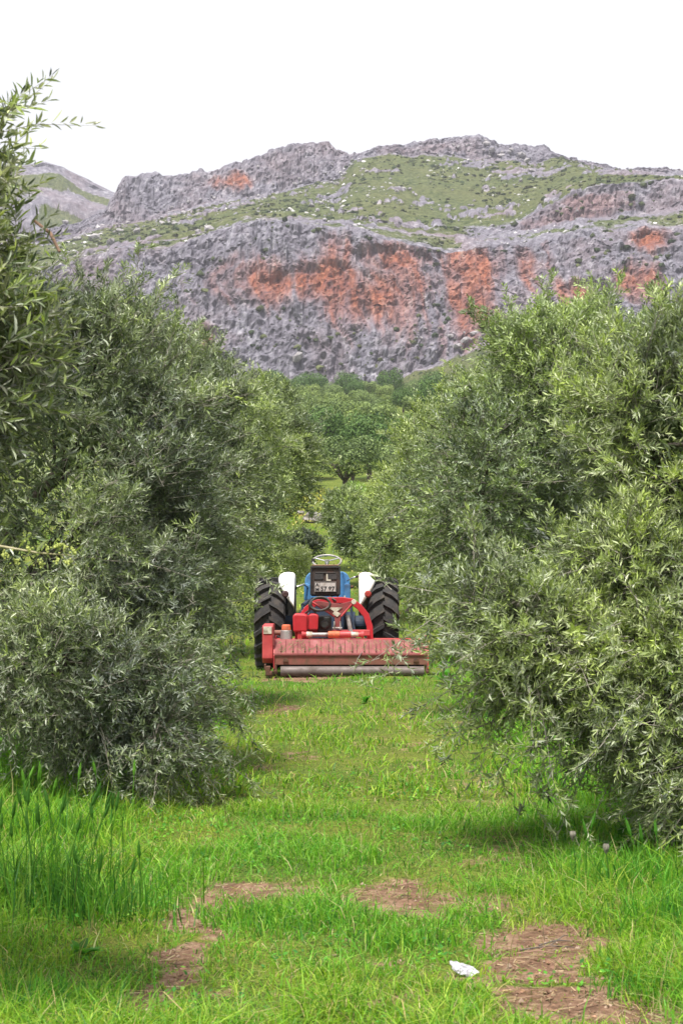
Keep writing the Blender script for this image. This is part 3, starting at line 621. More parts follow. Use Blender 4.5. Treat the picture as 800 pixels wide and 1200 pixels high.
# shrubs beyond the tractor
def shrub(label, blobs, shoots, leafL, mix, seed, tint, base):
    return olive_tree(label, base, blobs, shoots, leafL, 12, shoots, mix, seed, tint, False, 0, .04, .25, 'shrub', 'shrub', 'shrubs beyond the tractor', (.15, .3), 14)
shrub('loose grey green shrub right of the path behind the tractor', [BP(425,625,38.5,.50,.6,.50), BP(455,655,37,.5,.6,.4), BP(405,600,41,.4,.5,.4)], 1500, .085, MIXF, 21, (1.1, 1.15, .9), (.6, 38.5))
shrub('low dark shrub on the bank behind the steering wheel', [BP(356,640,40.5,.36,.4,.22)], 420, .08, (4, 3, 1, .5, .3), 22, (.75, .75, .75), (-.8, 40.6))
shrub('cream flowered low shrub left of the tractor seat', [BP(345,662,34,.26,.35,.22)], 380, .06, (0, 1, 3, 5, 4), 23, (1.7, 1.65, 1.3), (-.85, 34.1))
shrub('bright green shrub at the top of the bank', [BP(418,592,52,.7,.7,.36)], 500, .10, (0, 2, 4, .5, 4), 24, (1.05, 1.25, .7), (.4, 52))
# flowering twig of the nearest tree, in front of the left row
tw = np.array([BP(-60,636,5.6,0,0,0)[:3], BP(0,640,5.6,0,0,0)[:3], BP(45,648,5.6,0,0,0)[:3], BP(84,651,5.62,0,0,0)[:3]]) - np.array(L0[0].location)
V, Q = tube_arrays([(tw, np.array([.005, .0042, .0032, .0016]))], 6)
twig = link('flowering_twig', mesh_np('flowering_twig', V, Q, smooth=True), M['pale_twig'], L0[0], label='flowering twig tip with pale yellow buds')
rng = np.random.default_rng(77)
for k in range(12):
    f = k / 11; p = np.array([np.interp(.2 + .8 * f, [0, .42, .73, 1], tw[:, i]) for i in range(3)]); s = 1 if k % 2 else -1
    d = nrm(np.array([.55 + .3 * f, rng.normal(0, .35), s * (.9 if s > 0 else .7)])); nn = nrm(np.cross(d, np.array([.4, .9, .2]))); nn = nrm(nn - d * nn.dot(d))
    l = (.062 if s > 0 else .034) * rng.uniform(.8, 1.1); Mx = np.eye(4); Mx[:3, 0] = np.cross(d, nn); Mx[:3, 1] = d; Mx[:3, 2] = nn; Mx[:3, :3] *= l; Mx[:3, 3] = p
    o = link('leaf', HERO[(1, 2, 3)[k % 3]], None, twig); o.matrix_local = Matrix(Mx.tolist())
bm = bmesh.new()
for k in range(16):
    q = rng.normal(0, 1, 3) * np.array([.006, .006, .010]); bmesh.ops.create_icosphere(bm, subdivisions=1, radius=.0034, matrix=Matrix.Translation(q))
bud_me = bpy.data.meshes.new('flower_cluster'); bm.to_mesh(bud_me); bm.free(); bud_me.materials.append(M['bud'])
for k, (bx_, by_) in enumerate([(6,650),(20,658),(34,643),(48,660),(56,643),(68,640),(67,657),(76,642),(80,658),(86,646)]):
    o = link('flower_cluster', bud_me, None, twig); o.location = np.array(BP(bx_, by_, 5.6, 0, 0, 0)[:3]) - np.array(L0[0].location); o.rotation_euler = (k, k * 2, k * 3)
# sawn stub of a dead branch among the leaves of the nearest tree
st = np.array([BP(40,258,6.05,0,0,0)[:3], BP(58,272,6.0,0,0,0)[:3], BP(69,294,5.98,0,0,0)[:3]]) - np.array(L0[0].location)
V, Q = tube_arrays([(st, np.array([.005, .006, .005]))], 8); link('dead_branch_stub', mesh_np('dead_branch_stub', V, Q, smooth=True), M['dead'], L0[0], label='brown stub of a dead branch')

# ------------------------------------------------------------------ wooded valley behind
def far_tree_mesh(seed, n, tint, size, lift=0.0, flat=.82):
    rng = np.random.default_rng(seed)
    bl = [(0, 0, .95 + lift, .78, .78, .62 * flat)] + [(.5 * math.cos(a), .5 * math.sin(a), rng.uniform(.75, 1.3) + lift, *(rng.uniform(.34, .50) * np.array([1, 1, flat]))) for a in np.arange(7) * .9 + rng.uniform(0, 1)]
    Bl = np.array(bl); w = Bl[:, 3] ** 2; k = rng.choice(len(bl), n, p=w / w.sum()); d = nrm(rng.normal(size=(n, 3))); r = 1 - np.abs(rng.normal(0, .10, n))
    p = Bl[k, :3] + d * r[:, None] * Bl[k, 3:]; cn = fbm(p[:, 0] * 3.4, p[:, 1] * 3.4, p[:, 2] * 3.4, 3, seed); p = p + d * ((cn - .5) * .32)[:, None]
    ok = (cn > .33); p, d = p[ok], d[ok]; m = len(p)
    ln = nrm(d + rng.normal(0, .45, (m, 3))); ld = nrm(np.cross(ln, rng.normal(size=(m, 3)))); l = size * rng.lognormal(0, .3, m)
    c = np.array([PAL['dark'], PAL['mid'], PAL['light']])[rng.choice(3, m, p=[.2, .5, .3])] * rng.lognormal(0, .12, (m, 1)) * np.array(tint)
    me = leaf_mesh('crown', p, ld, ln, l, l * .5, c); me.materials.append(M['far_leaf'])
    fk = .45 + lift * .5
    paths = [(bez((0, 0, -.15), (.05, .02, .3), (0, 0, fk), 5), np.linspace(.085, .06, 5)), (bez((.04, 0, -.1), (.12, 0, .25), (.22, 0, fk + .25), 5), np.linspace(.06, .04, 5))] + [(bez((0, 0, fk), (q[0] * .4, q[1] * .4, fk + .2), q[:3], 5), np.linspace(.04, .012, 5)) for q in bl[1:]]
    V, Q = tube_arrays(paths, 6); tm = mesh_np('trunk', V, Q, smooth=True); tm.materials.append(M['bark']); return me, tm
OLV = [far_tree_mesh(500 + k, 6500, ((1.30, 1.36, 1.05), (1.48, 1.5, 1.1), (1.15, 1.22, 1.0))[k], .075) for k in range(3)]
PINE = [far_tree_mesh(520 + k, 6500, (.66, .88, .60), .065, .1, 1.0) for k in range(2)]
def far_tree(px, d, size, kind, seed, label, group, name, zs=1.0):
    rng = np.random.default_rng(seed); x = (px - 400) / F * d; me, tm = kind
    t = thing(name, label, 'tree', (x, d, float(ground_z(x, d)) - .05), group); t.scale = (size * rng.uniform(.9, 1.15), size * rng.uniform(.9, 1.1), size * zs * rng.uniform(.9, 1.1)); t.rotation_euler = (0, 0, rng.uniform(0, 6.28))
    link('crown', me, None, t, kind='stuff'); link('trunk', tm, None, t); return t
NEAR = far_tree_mesh(531, 9000, (.92, 1.0, .84), .055, .22, .8)
far_tree(404, 95, 2.15, NEAR, 1, 'dark olive tree with a bare forked trunk standing on the yellow meadow', None, 'olive_tree', .9)
far_tree(345, 120, 2.1, OLV[1], 2, 'round grey green tree left behind the dark meadow olive', None, 'olive_tree')
far_tree(465, 112, 2.0, OLV[2], 3, 'light green tree right behind the dark meadow olive', None, 'olive_tree')
rng = np.random.default_rng(909); cnt = 0
d = 128.0
while d < 585:
    step = 4.4 / d * F * (1.0 if d < 330 else 1.15)
    px = (150 if d < 300 else 100) + rng.uniform(0, step)
    while px < (640 if d < 300 else 720):
        if 290 < px < 580 or rng.random() < .35:
            pine = rng.random() < (.12 if d < 380 else .5)
            if pine: far_tree(px, d + rng.normal(0, 3), rng.uniform(1.9, 2.7) * (1.35 if d > 400 else 1.0), PINE[cnt % 2], 1000 + cnt, 'dark bushy pine massed in the wood below the cliff', 'pines in the wooded valley', 'pine_tree', 1.15)
            else: far_tree(px, d + rng.normal(0, 3), rng.uniform(1.7, 2.4) * (1.25 if d > 400 else 1.0), OLV[cnt % 3], 1000 + cnt, 'grey green round tree massed in the wood below the cliff', 'round trees in the wooded valley', 'olive_tree')
            cnt += 1
        px += step * rng.uniform(.8, 1.35)
    d *= 1.115
print('far trees', cnt)
# pale rocks on the bank
RK = [rock_mesh('rock_%d' % k, 340 + k, 2, .5, .62) for k in range(3)]
for r_ in RK: r_.materials.append(M['stone'])
for k, (px, d, s, lab) in enumerate([(368, 50.5, .30, 'pale grey rock lying on the grassy bank beyond the tractor'), (352, 58, .17, 'small grey rock half hidden up the bank'), (384, 57, .15, 'smallest stone on the bank, under the dark meadow tree')]):
    x = (px - 400) / F * d; o = link('rock', RK[k], None, None, None, lab, 'rock', 'rocks on the bank'); o.location = (x, d, float(ground_z(x, d)) + s * .42); o.scale = (s * 1.45, s, s); o.rotation_euler = (0, .1, k * 1.3)
# ------------------------------------------------------------------ the tractor, seen from behind
TX, TY = -.185, 24.0; TZ = float(ground_z(TX, TY)) - .015
tractor = thing('tractor', 'old blue tractor with white rear mudguards and big black tyres', 'tractor', (TX, TY, TZ))
def lug_tyre(cx, cy, R, w, rim_r, parent, nl=19, lug=.05):
    m = MB()
    prof = [(-w*.38, rim_r), (-w*.47, rim_r + (R - rim_r) * .3), (-w*.5, rim_r + (R - rim_r) * .62), (-w*.45, R - lug - .025), (-w*.3, R - lug - .006), (0, R - lug), (w*.3, R - lug - .006), (w*.45, R - lug - .025), (w*.5, rim_r + (R - rim_r) * .62), (w*.47, rim_r + (R - rim_r) * .3), (w*.38, rim_r)]
    m.lathe(prof, cx, cy, R, 56)
    for side in (-1, 1):                                 # chevron lugs, staggered left and right
        for k in range(nl):
            a0 = (k + (.5 if side > 0 else 0)) * 2 * math.pi / nl; pts = []
            for (fx, da, hw) in ((-.02, 0.0, .052), (.25, .10, .058), (.45, .205, .066), (.515, .255, .072)):
                pts.append((side * fx * w, a0 + da, hw))
            rows = []
            for (x, a, hw) in pts:
                top = R - (0 if abs(x) < w * .4 else .02 if abs(x) < w * .48 else .055); bot = R - lug - .05
                row = []
                for (aa, rr) in ((a - hw, bot), (a - hw * .72, top), (a + hw * .72, top), (a + hw, bot)):
                    row.append(m.bm.verts.new((cx + x, cy - rr * math.cos(aa), R + rr * math.sin(-aa))))
                rows.append(row)
            for A, B in zip(rows[:-1], rows[1:]):
                for q in range(3): m.bm.faces.new((A[q], A[q + 1], B[q + 1], B[q]))
            m.bm.faces.new(rows[0]); m.bm.faces.new(rows[-1][::-1])
    return m.done('tyre', M['rubber'], parent)
def wheel(cx, cy, R, w, rim_r, out):
    root = MB().cyl((cx - .07, cy, R), (cx + .07, cy, R), .09, None, 20).done('wheel', M['white'], tractor, .004)
    lug_tyre(cx, cy, R, w, rim_r, root)
    d = out * w * .1
    MB().lathe([(-w*.40, rim_r + .02), (-w*.36, rim_r - .02), (-w*.2, rim_r - .05), (d, rim_r - .06), (d + out * .02, .12), (d + out * .02, .01), (d + out * .035, .01), (d + out * .035, .12), (d + out * .015, rim_r - .055), (w*.2, rim_r - .05), (w*.36, rim_r - .02), (w*.40, rim_r + .02)], cx, cy, R, 40).done('rim', M['rusty_white'], root)
wheel(-.712, 0, .595, .385, .34, -1); wheel(.712, 0, .595, .385, .34, 1)
def front_wheel(cx, cy, R, w, rim_r):
    root = MB().cyl((cx - .06, cy, R), (cx + .06, cy, R), .06, None, 16).done('front_wheel', M['white'], tractor, .004)
    MB().lathe([(-w*.36, rim_r), (-w*.5, rim_r + .07), (-w*.46, R - .02), (-w*.25, R), (-.02, R), (-.015, R - .015), (.015, R - .015), (.02, R), (w*.25, R), (w*.46, R - .02), (w*.5, rim_r + .07), (w*.36, rim_r)], cx, cy, R, 40).done('tyre', M['rubber'], root)
    MB().lathe([(-w*.38, rim_r + .01), (-w*.3, rim_r - .02), (0, rim_r - .04), (.02, .05), (.04, rim_r - .04), (w*.3, rim_r - .02), (w*.38, rim_r + .01)], cx, cy, R, 32).done('rim', M['white'], root)
front_wheel(-.60, 1.95, .37, .19, .21); front_wheel(.60, 1.95, .37, .19, .21)
# mudguards: a curved sheet over the inner half of each tyre with a side plate towards the seat
def mudguard(s, mat):
    m = MB(); R = .645; cz = .595; n = 26
    xo, xi = s * .615, s * .405
    a = [math.radians(-18 + (158 - -18) * i / n) for i in range(n + 1)]     # 0 = forward, 90 = up, 180 = rearward
    Ro, Ri = [], []
    for i, t in enumerate(a):
        dg = math.degrees(t); cut = np.clip((dg - 112) / 46, 0, 1); xo2 = xo + (xi - xo) * float(cut ** 1.7) * .97
        r = R + .012 * math.sin(math.radians(dg)); cr = .035
        y, z = r * math.cos(t), cz + r * math.sin(t); y2, z2 = (r - cr) * math.cos(t), cz + (r - cr) * math.sin(t)
        row = [m.bm.verts.new(p) for p in ((xo2, y * .91, cz + (z - cz) * .91), (xo2 + (xi - xo2) * .10, y * .955, cz + (z - cz) * .955), (xo2 + (xi - xo2) * .32, y * .99, cz + (z - cz) * .99), (xo2 + (xi - xo2) * .62, y, z), (xo2 + (xi - xo2) * .92, y * .985, cz + (z - cz) * .985), (xi, y2, z2), (xi, .48 * math.cos(t), cz + .48 * math.sin(t)))]
        Ro.append(row)
    for A, B in zip(Ro[:-1], Ro[1:]):
        for q in range(6): m.bm.faces.new((A[q], A[q + 1], B[q + 1], B[q]))
    o = m.done('mudguard', mat, tractor, smooth=True)
    sol = o.modifiers.new('Solidify', 'SOLIDIFY'); sol.thickness = .006
    return o
mgl = mudguard(-1, M['white']); mgr = mudguard(1, M['rusty_white'])
def tail_light(x, z, y, parent, mat):
    MB().cyl((x, y, z), (x, y - .02, z), .044, .044, 20).cyl((x, y - .02, z), (x, y - .04, z), .038, .03, 20).done('tail_light', mat, parent, .004)
tail_light(-.515, .985, -.548, mgl, M['dark_lens']); tail_light(.515, .985, -.545, mgr, M['red_lens'])
# rear axle, gearbox casting, belly
MB().cyl((-.62, 0, .595), (.62, 0, .595), .10, None, 20).cyl((-.36, 0, .595), (.36, 0, .595), .15, None, 20).done('rear_axle', M['dark_blue'], tractor, .01)
MB().box((0, .02, .66), (.44, .62, .52)).box((0, -.27, .70), (.36, .10, .40)).cyl((0, -.34, .58), (0, -.46, .58), .035, .03, 12).done('gearbox_casting', M['dark_blue'], tractor, .025)
MB().box((0, 1.05, .62), (.34, 1.6, .34)).done('engine_block', M['dark_blue'], tractor, .03)
MB().box((0, 1.95, .40), (1.02, .10, .10)).box((0, 1.95, .52), (.14, .14, .22)).done('front_axle', M['dark_blue'], tractor, .01)
# blue cowl and bonnet
def rounded(w, z0, z1, r, n=6):
    pts = [(-w, z0), (w, z0)]
    pts += [(w - r + r * math.cos(t), z1 - r + r * math.sin(t)) for t in np.linspace(0, math.pi / 2, n)]
    pts += [(-w + r + r * math.cos(t), z1 - r + r * math.sin(t)) for t in np.linspace(math.pi / 2, math.pi, n)]
    return pts
MB().prism(rounded(.295, .86, 1.245, .12), 'y', .62, 1.02).done('cowl', M['blue'], tractor, .012)
MB().prism(rounded(.25, .80, 1.20, .11), 'y', 1.03, 2.2).done('bonnet', M['blue'], tractor, .012)
MB().box((0, 2.23, .98), (.46, .05, .40)).done('grille', M['black'], tractor, .01)
for s in (-1, 1):
    MB().box((s * .262, .40, .985), (.075, .20, .20)).cyl((s * .262, .40, 1.085), (s * .262, .40, 1.10), .03, .03).done('fuel_filter' if s > 0 else 'tool_box', M['blue'], tractor, .02)
    MB().box((s * .33, .45, .56), (.24, .34, .025)).done('footplate', M['black'], tractor, .004)
    MB().cyl((s * .33, .5, .57), (s * .30, .56, .80), .009).box((s * .30, .56, .81), (.07, .03, .05)).done('pedal', M['steel'], tractor, .004)
# seat with high black back, plate and a white mark on it
seat = MB().box((-.02, -.10, .985), (.37, .36, .07)).done('seat', M['black'], tractor, .02)
back = MB().prism([(-.198, .965), (.162, .965), (.168, 1.30), (.150, 1.335), (-.186, 1.335), (-.204, 1.30)], 'y', -.315, -.28).done('backrest', M['brown_black'], seat, .01)
MB().box((-.018, -.30, 1.342), (.345, .05, .016)).done('backrest_rim', M['dead'], seat, .005)
MB().box((-.198, -.325, 1.15), (.022, .02, .36)).box((.162, -.325, 1.15), (.022, .02, .36)).box((-.018, -.325, 1.318), (.36, .02, .02)).box((-.018, -.322, 1.245), (.26, .012, .012)).done('backrest_frame', M['black'], seat, .004)
MB().box((-.10, -.319, 1.20), (.115, .008, .075)).box((.07, -.319, 1.20), (.115, .008, .075)).done('vent_opening', M['ink'], seat, .003)
MB().prism([(-.008, 1.145), (.052, 1.145), (.052, 1.162), (.014, 1.162), (.010, 1.232), (-.006, 1.232)], 'y', -.334, -.329).done('white_bracket', M['cream'], seat, .001)
pl = MB().box((-.018, -.338, 1.070), (.272, .006, .126)).done('number_plate', M['plate'], tractor, .002)
MB().box((-.018, -.3425, 1.130), (.262, .003, .004)).box((-.018, -.3425, 1.010), (.262, .003, .004)).box((-.149, -.3425, 1.07), (.004, .003, .118)).box((.113, -.3425, 1.07), (.004, .003, .118)).box((-.092, -.3425, 1.07), (.004, .003, .112)).done('plate_border', M['ink'], pl)
def lettering(body, x, z, size, parent, y):
    cu = bpy.data.curves.new('lettering', 'FONT'); cu.body = body; cu.size = size; cu.extrude = .001; cu.align_x = 'CENTER'; cu.offset = .0022
    tmp = bpy.data.objects.new('lettering_tmp', cu); C.objects.link(tmp); dg = bpy.context.evaluated_depsgraph_get()
    me = bpy.data.meshes.new_from_object(tmp.evaluated_get(dg)); bpy.data.objects.remove(tmp)
    o = link('lettering', me, M['ink'], parent); o.location = (x, y, z); o.rotation_euler = (math.radians(90), 0, 0)
lettering('A', -.120, 1.078, .058, pl, -.343); lettering('M', -.120, 1.018, .058, pl, -.343); lettering('57 87', .010, 1.020, .078, pl, -.343)
# steering wheel
sw_c = Vector((-.005, .50, 1.385)); tilt = math.radians(25)
def sw(a, r): v = Vector((r * math.cos(a), r * math.sin(a), 0)); v.rotate(Matrix.Rotation(tilt, 3, 'X')); return sw_c + v
st_w = MB().tube([sw(k * 2 * math.pi / 36, .185) for k in range(36)], .0125, 8, True).done('steering_wheel', M['steel'], tractor, smooth=True)
m = MB()
for k in range(3): m.cyl(sw(math.radians(30 + 120 * k), .03), sw(math.radians(30 + 120 * k), .18), .008)
m.cyl(sw(0, 0) + Vector((0, -.005, .02)), sw(0, 0) - Vector((0, 0, .03)), .03); m.done('spoke', M['chrome'], st_w)
MB().cyl(sw_c, sw_c + Vector((0, .13, -.3)), .02).done('steering_column', M['black'], st_w)
k_ = sw(math.radians(186), .185); MB().cyl(k_ + Vector((0, 0, -.012)), k_ + Vector((0, 0, .045)), .02).done('steering_knob', M['black'], st_w, .006)
# levers
MB().tube([(-.25, .30, 1.05), (-.30, .22, 1.09), (-.40, .10, 1.055)], .012).done('lever', M['chrome'], tractor, smooth=True); MB().cyl((-.395, .10, 1.05), (-.43, .08, 1.04), .026).done('lever_knob', M['black'], tractor, .008)
MB().tube([(.26, .40, 1.13), (.32, .34, 1.17), (.375, .30, 1.185)], .010).done('lever', M['chrome'], tractor, smooth=True); MB().cyl((.37, .30, 1.183), (.40, .28, 1.195), .016).done('lever_knob', M['black'], tractor, .005)
for x in (.06, .135, .225): MB().cyl((x, -.24, .87), (x, -.24, .955), .013, .010, 10).done('control_knob', M['cream'], tractor, .004)
MB().tube([(.14, .7, 1.0), (.34, .72, 1.05)], .02).done('exhaust_stub', M['rust'], tractor)
# hitch
for s in (-1, 1):
    MB().tube([(s * .30, -.10, .45), (s * .36, -.50, .40), (s * .40, -.86, .42)], .03, 8).done('lower_link', M['black'], tractor)
    MB().tube([(s * .24, -.18, .88), (s * .30, -.42, .84)], .028, 8).tube([(s * .30, -.42, .84), (s * .36, -.48, .44)], .017, 8).done('lift_arm', M['dark_blue'], tractor)

# ------------------------------------------------------------------ the flail mower hitched behind
MX0, MYm = .04, 22.42; MZ0 = float(ground_z(MX0, MYm)) - .008
mow = thing('flail_mower', 'faded red flail mower with grey rear roller hitched behind the tractor', 'mower', (MX0, MYm, MZ0))
def mx(px): return (px - 400) / 97.8 - MX0
def mz(py): return 1.6 - (py - HY) / 97.8
xl, xr = mx(321), mx(501)
# hood: pitched top panel of separate pressed sheets, ribs over their joints, then the upright flap
n = 13; pw = (xr - xl) / n
for k in range(n):
    a, b = xl + k * pw + .0015, xl + (k + 1) * pw - .0015
    MB().prism([(-.015, mz(766.5)), (.13, mz(751)), (.15, mz(750)), (.15, mz(752)), (.13, mz(753)), (-.003, mz(768.4))], 'x', a, b).done('hood_panel', M['faded_red'], mow, .003)
for k in range(n + 0):
    x = xl + (k + .62) * pw
    MB().prism([(-.012, mz(764.0)), (.062, mz(756.2)), (.055, mz(755.0)), (-.020, mz(763.2))], 'x', x - .006, x + .006).done('hood_rib', M['rust'], mow)
MB().prism([(-.024, mz(765.8)), (-.004, mz(765.4)), (.0, mz(768.6)), (-.026, mz(768.2))], 'x', xl - .004, xr + .004).done('hood_lip', M['faded_red'], mow, .003)
MB().prism([(-.012, mz(767.8)), (.002, mz(767.6)), (.012, mz(779)), (-.002, mz(779.2))], 'x', xl + .004, xr).done('rear_flap', M['rust_red'], mow, .003)
MB().box(((xl + xr) / 2, .42, mz(752.5)), (xr - xl - .01, .56, .02)).box(((xl + xr) / 2, .72, mz(765)), (xr - xl - .01, .02, .26)).done('hood_top', M['red'], mow, .006)
for px in (335, 487):
    MB().prism([(mx(px) - .035, mz(775.6)), (mx(px) + .035, mz(775.6)), (mx(px) + .03, mz(773)), (mx(px), mz(770.6)), (mx(px) - .03, mz(773))], 'y', -.020, -.008).done('warning_sticker', M['rust'], mow, .001)
for x, nm in ((xl - .004, 'side_plate'), (xr - .008, 'side_plate')):
    MB().prism([(-.02, mz(784)), (-.03, mz(768)), (.13, mz(749.5)), (.72, mz(748)), (.78, mz(765)), (.74, mz(790)), (.2, mz(791))], 'x', x, x + .014).done(nm, M['red'], mow, .003)
# belt guard on the left with its pale sticker
bg = MB().prism([(.02, mz(772)), (.02, mz(735)), (.06, mz(733.5)), (.62, mz(733.5)), (.68, mz(745)), (.66, mz(776)), (.1, mz(778))], 'x', mx(307.5), mx(320)).done('belt_guard', M['red'], mow, .01)
MB().box(((mx(308.5) + mx(319)) / 2, .0145, mz(739)), (.10, .006, .085)).done('sticker', M['cream'], bg, .002)
MB().box((mx(320.6), .02, mz(744)), (.012, .03, .26)).done('guard_edge', M['faded_red'], bg, .003)
# roller and its brackets
MB().cyl((mx(329), .02, .066), (mx(496.5), .02, .066), .064, None, 28).done('roller', M['roller'], mow, .006)
for px in (323, 500):
    MB().box((mx(px), .06, .10), (.03, .15, .13)).cyl((mx(px) - .02, .02, .068), (mx(px) + .02, .02, .068), .04).done('roller_bracket', M['rust'], mow, .006)
MB().box((mx(314.5), .0, .075), (.055, .16, .11)).box((mx(318), -.02, .05), (.03, .2, .04)).box((mx(311), .02, .12), (.02, .12, .07)).done('skid_shoe', M['rust'], mow, .008)
MB().cyl(((xl + .03), .36, .17), (xr - .03, .36, .17), .07, None, 18).done('flail_rotor', M['rust'], mow)
m = MB()
for k in range(44):
    x = xl + .06 + k * (xr - xl - .12) / 43; a = k * 2.4; m.box((x, .36 + .10 * math.cos(a), .17 + .10 * math.sin(a)), (.03, .05, .09), (a, 0, 0))
m.done('flail_blades', M['rust'], mow)
# red oil tank with a groove, its foot, small gearbox with orange cap
D2 = F / 22.8
def fx(px, d=22.75): return (px - 400) / F * d - MX0
def fz(py, d=22.75): return HC - (py - HY) / F * d
tank = MB().prism([(fx(343.5), fz(741)), (fx(359.5), fz(741)), (fx(360.5), fz(721.5)), (fx(357), fz(720)), (fx(346), fz(719.5)), (fx(343), fz(722))], 'y', .27, .48).done('oil_tank', M['bright_red'], mow, .02)
MB().prism([(fx(361.8), fz(739)), (fx(372.5), fz(739)), (fx(373.3), fz(722)), (fx(370), fz(719.8)), (fx(364), fz(720)), (fx(361.6), fz(721.5))], 'y', .30, .50).done('tank_lobe', M['bright_red'], tank, .018)
MB().box(((fx(361)), .40, (fz(730))), (.05, .16, .16)).done('tank_neck', M['bright_red'], tank)
MB().box((fx(355), .36, fz(747)), (.14, .14, .14)).done('tank_foot', M['red'], mow, .01)
gb = MB().cyl((fx(335.5), .30, fz(750)), (fx(335.5), .30, fz(739)), .075, .068, 20).done('side_gearbox', M['steel'], mow, .008)
MB().cyl((fx(335.5), .30, fz(739.5)), (fx(335.5), .30, fz(732.5)), .060, .052, 20).done('cap', M['orange'], gb, .012)
MB().cyl((fx(321), .32, fz(742)), (fx(330), .32, fz(742)), .03, None, 12).done('drive_shaft', M['rust_red'], gb)
# side-shift cylinder
zc = fz(744); yc = .26
cy = MB().cyl((fx(366), yc, zc), (fx(412), yc, zc), .024, None, 16).done('side_shift_cylinder', M['steel'], mow, .003)
MB().cyl((fx(353.5), yc, zc), (fx(359), yc, zc), .040, .03, 16).cyl((fx(359), yc, zc), (fx(362), yc, zc), .030, .026, 16).done('rod_end', M['red'], cy, .003)
MB().cyl((fx(419), yc, zc), (fx(422), yc, zc), .026, .03, 16).cyl((fx(422), yc, zc), (fx(426), yc, zc), .034, .046, 16).done('rod_end', M['red'], cy, .003)
MB().cyl((fx(359), yc, zc), (fx(366), yc, zc), .034, None, 16).cyl((fx(411), yc, zc), (fx(419.5), yc, zc), .032, None, 16).done('cylinder_head', M['cream'], cy, .004)
MB().cyl((fx(384.5), yc - .005, zc), (fx(398), yc - .005, zc), .042, None, 18).done('cylinder_sleeve', M['orange'], cy, .004)
MB().cyl((fx(398), yc - .003, zc), (fx(411), yc - .003, zc), .040, None, 18).done('cylinder_sleeve', M['red'], cy, .004)
# headstock: arched bar, triangular plate with a pale patch, clevis
def hp(px, py, d=22.95): return ((px - 400) / F * d - MX0, d - MYm, HC - (py - HY) / F * d)
arch_px = [(349,750),(350,736),(353,724),(360,714),(370,707),(384,704.5),(400,704),(412,705.5),(421,712),(429,722),(433,735),(433.5,751)]
m = MB(); half = .040
outer, inner = [], []
for i, (px, py) in enumerate(arch_px):
    a = arch_px[max(0, i - 1)]; b = arch_px[min(len(arch_px) - 1, i + 1)]; t = Vector((b[0] - a[0], b[1] - a[1])).normalized(); nrm2 = Vector((t.y, -t.x)) * 3.6
    outer.append((px + nrm2.x, py + nrm2.y)); inner.append((px - nrm2.x, py - nrm2.y))
poly = [hp(*p) for p in outer + inner[::-1]]; poly = [(p[0], p[2]) for p in poly]
m.prism(poly, 'y', .50, .56); m.done('headstock_arch', M['bright_red'], mow, .006)
tri = [(368,706.5),(373,704.8),(398,708.5),(411,705),(415.5,704.5),(416,708),(399.5,723),(398,736),(393.5,736),(391.5,723)]
tp_ = MB().prism([((p[0] - 400) / F * 22.85 - MX0, HC - (p[1] - HY) / F * 22.85) for p in tri], 'y', .415, .43).done('headstock_plate', M['faded_red'], mow, .004)
MB().prism([((p[0] - 400) / F * 22.84 - MX0, HC - (p[1] - HY) / F * 22.84) for p in [(384,712.6),(401,712.6),(394.6,717.2),(399.5,720),(395,723.6),(389.5,720),(391.4,717.2)]], 'y', .405, .411).done('pale_sticker', M['cream'], tp_, .001)
for a, b in (((416,704.6),(399.6,723)), ((366,706.5),(391.8,723))):
    MB().tube([hp(a[0], a[1], 22.84), hp(b[0], b[1], 22.84)], .014, 6).done('plate_flange', M['red'], tp_)
MB().cyl(Vector(hp(414.5, 706, 22.84)) - Vector((0, .03, 0)), Vector(hp(414.5, 706, 22.84)) + Vector((0, .04, 0)), .03).done('hitch_pin', M['cream'], tp_, .003)
MB().box(((fx(391.6)), .38, fz(734)), (.018, .03, .10)).box(((fx(398.6)), .38, fz(734)), (.018, .03, .10)).cyl((fx(389.5), .38, fz(737)), (fx(400.5), .38, fz(737)), .014).done('clevis', M['steel'], mow, .003)
MB().cyl(hp(407, 722, 22.9), hp(412, 746, 22.85), .026, .026, 14).done('stay_tube', M['steel'], mow, .003)
MB().box((fx(392), .50, fz(742, 22.95)), (.86, .09, .07)).box((fx(392), .62, .40), (.9, .06, .05)).done('cross_beam', M['red'], mow, .006)
MB().box((fx(380), .55, fz(733)), (.17, .26, .20)).cyl((fx(380), .42, fz(733)), (fx(380), .38, fz(733)), .06, .05).cyl((fx(394), .66, fz(733)), (fx(394), 1.1, .58), .035).done('gearbox', M['black'], mow, .02)
MB().tube([hp(349, 745, 22.9), hp(345, 738, 22.85)], .02, 8).done('stay_tube', M['red'], mow)
# coiled hydraulic hose
m = MB(); pts = []
for k in range(58):
    a = k * 2 * math.pi / 24 + 1.2; rr = 1.0 + .10 * math.sin(k * .37); pts.append(hp(374 + 11.5 * rr * math.cos(a) + .03 * k, 708.6 + 7.6 * rr * math.sin(a), 22.80 - .0012 * k))
pts += [hp(362, 716, 22.8), hp(357, 720, 22.9), hp(352, 716, 23.2)]
m.tube(pts, .012, 8).done('hydraulic_hose', M['hose'], mow, smooth=True)
MB().tube([hp(366, 712, 22.82), hp(371, 722, 22.84), hp(377, 727, 22.9), hp(376, 738, 22.95)], .013, 8).done('hydraulic_hose', M['hose'], mow, smooth=True)
MB().tube([hp(386, 700, 22.95), hp(392, 704, 22.9), hp(400, 708, 23.1)], .012, 8).done('hydraulic_hose', M['hose'], mow, smooth=True)
# a thin wire hanging over the flap
MB().tube([(mx(424), -.03, mz(764)), (mx(419), -.035, mz(772)), (mx(415), -.04, mz(782))], .004, 5).done('wire', M['steel'], mow)

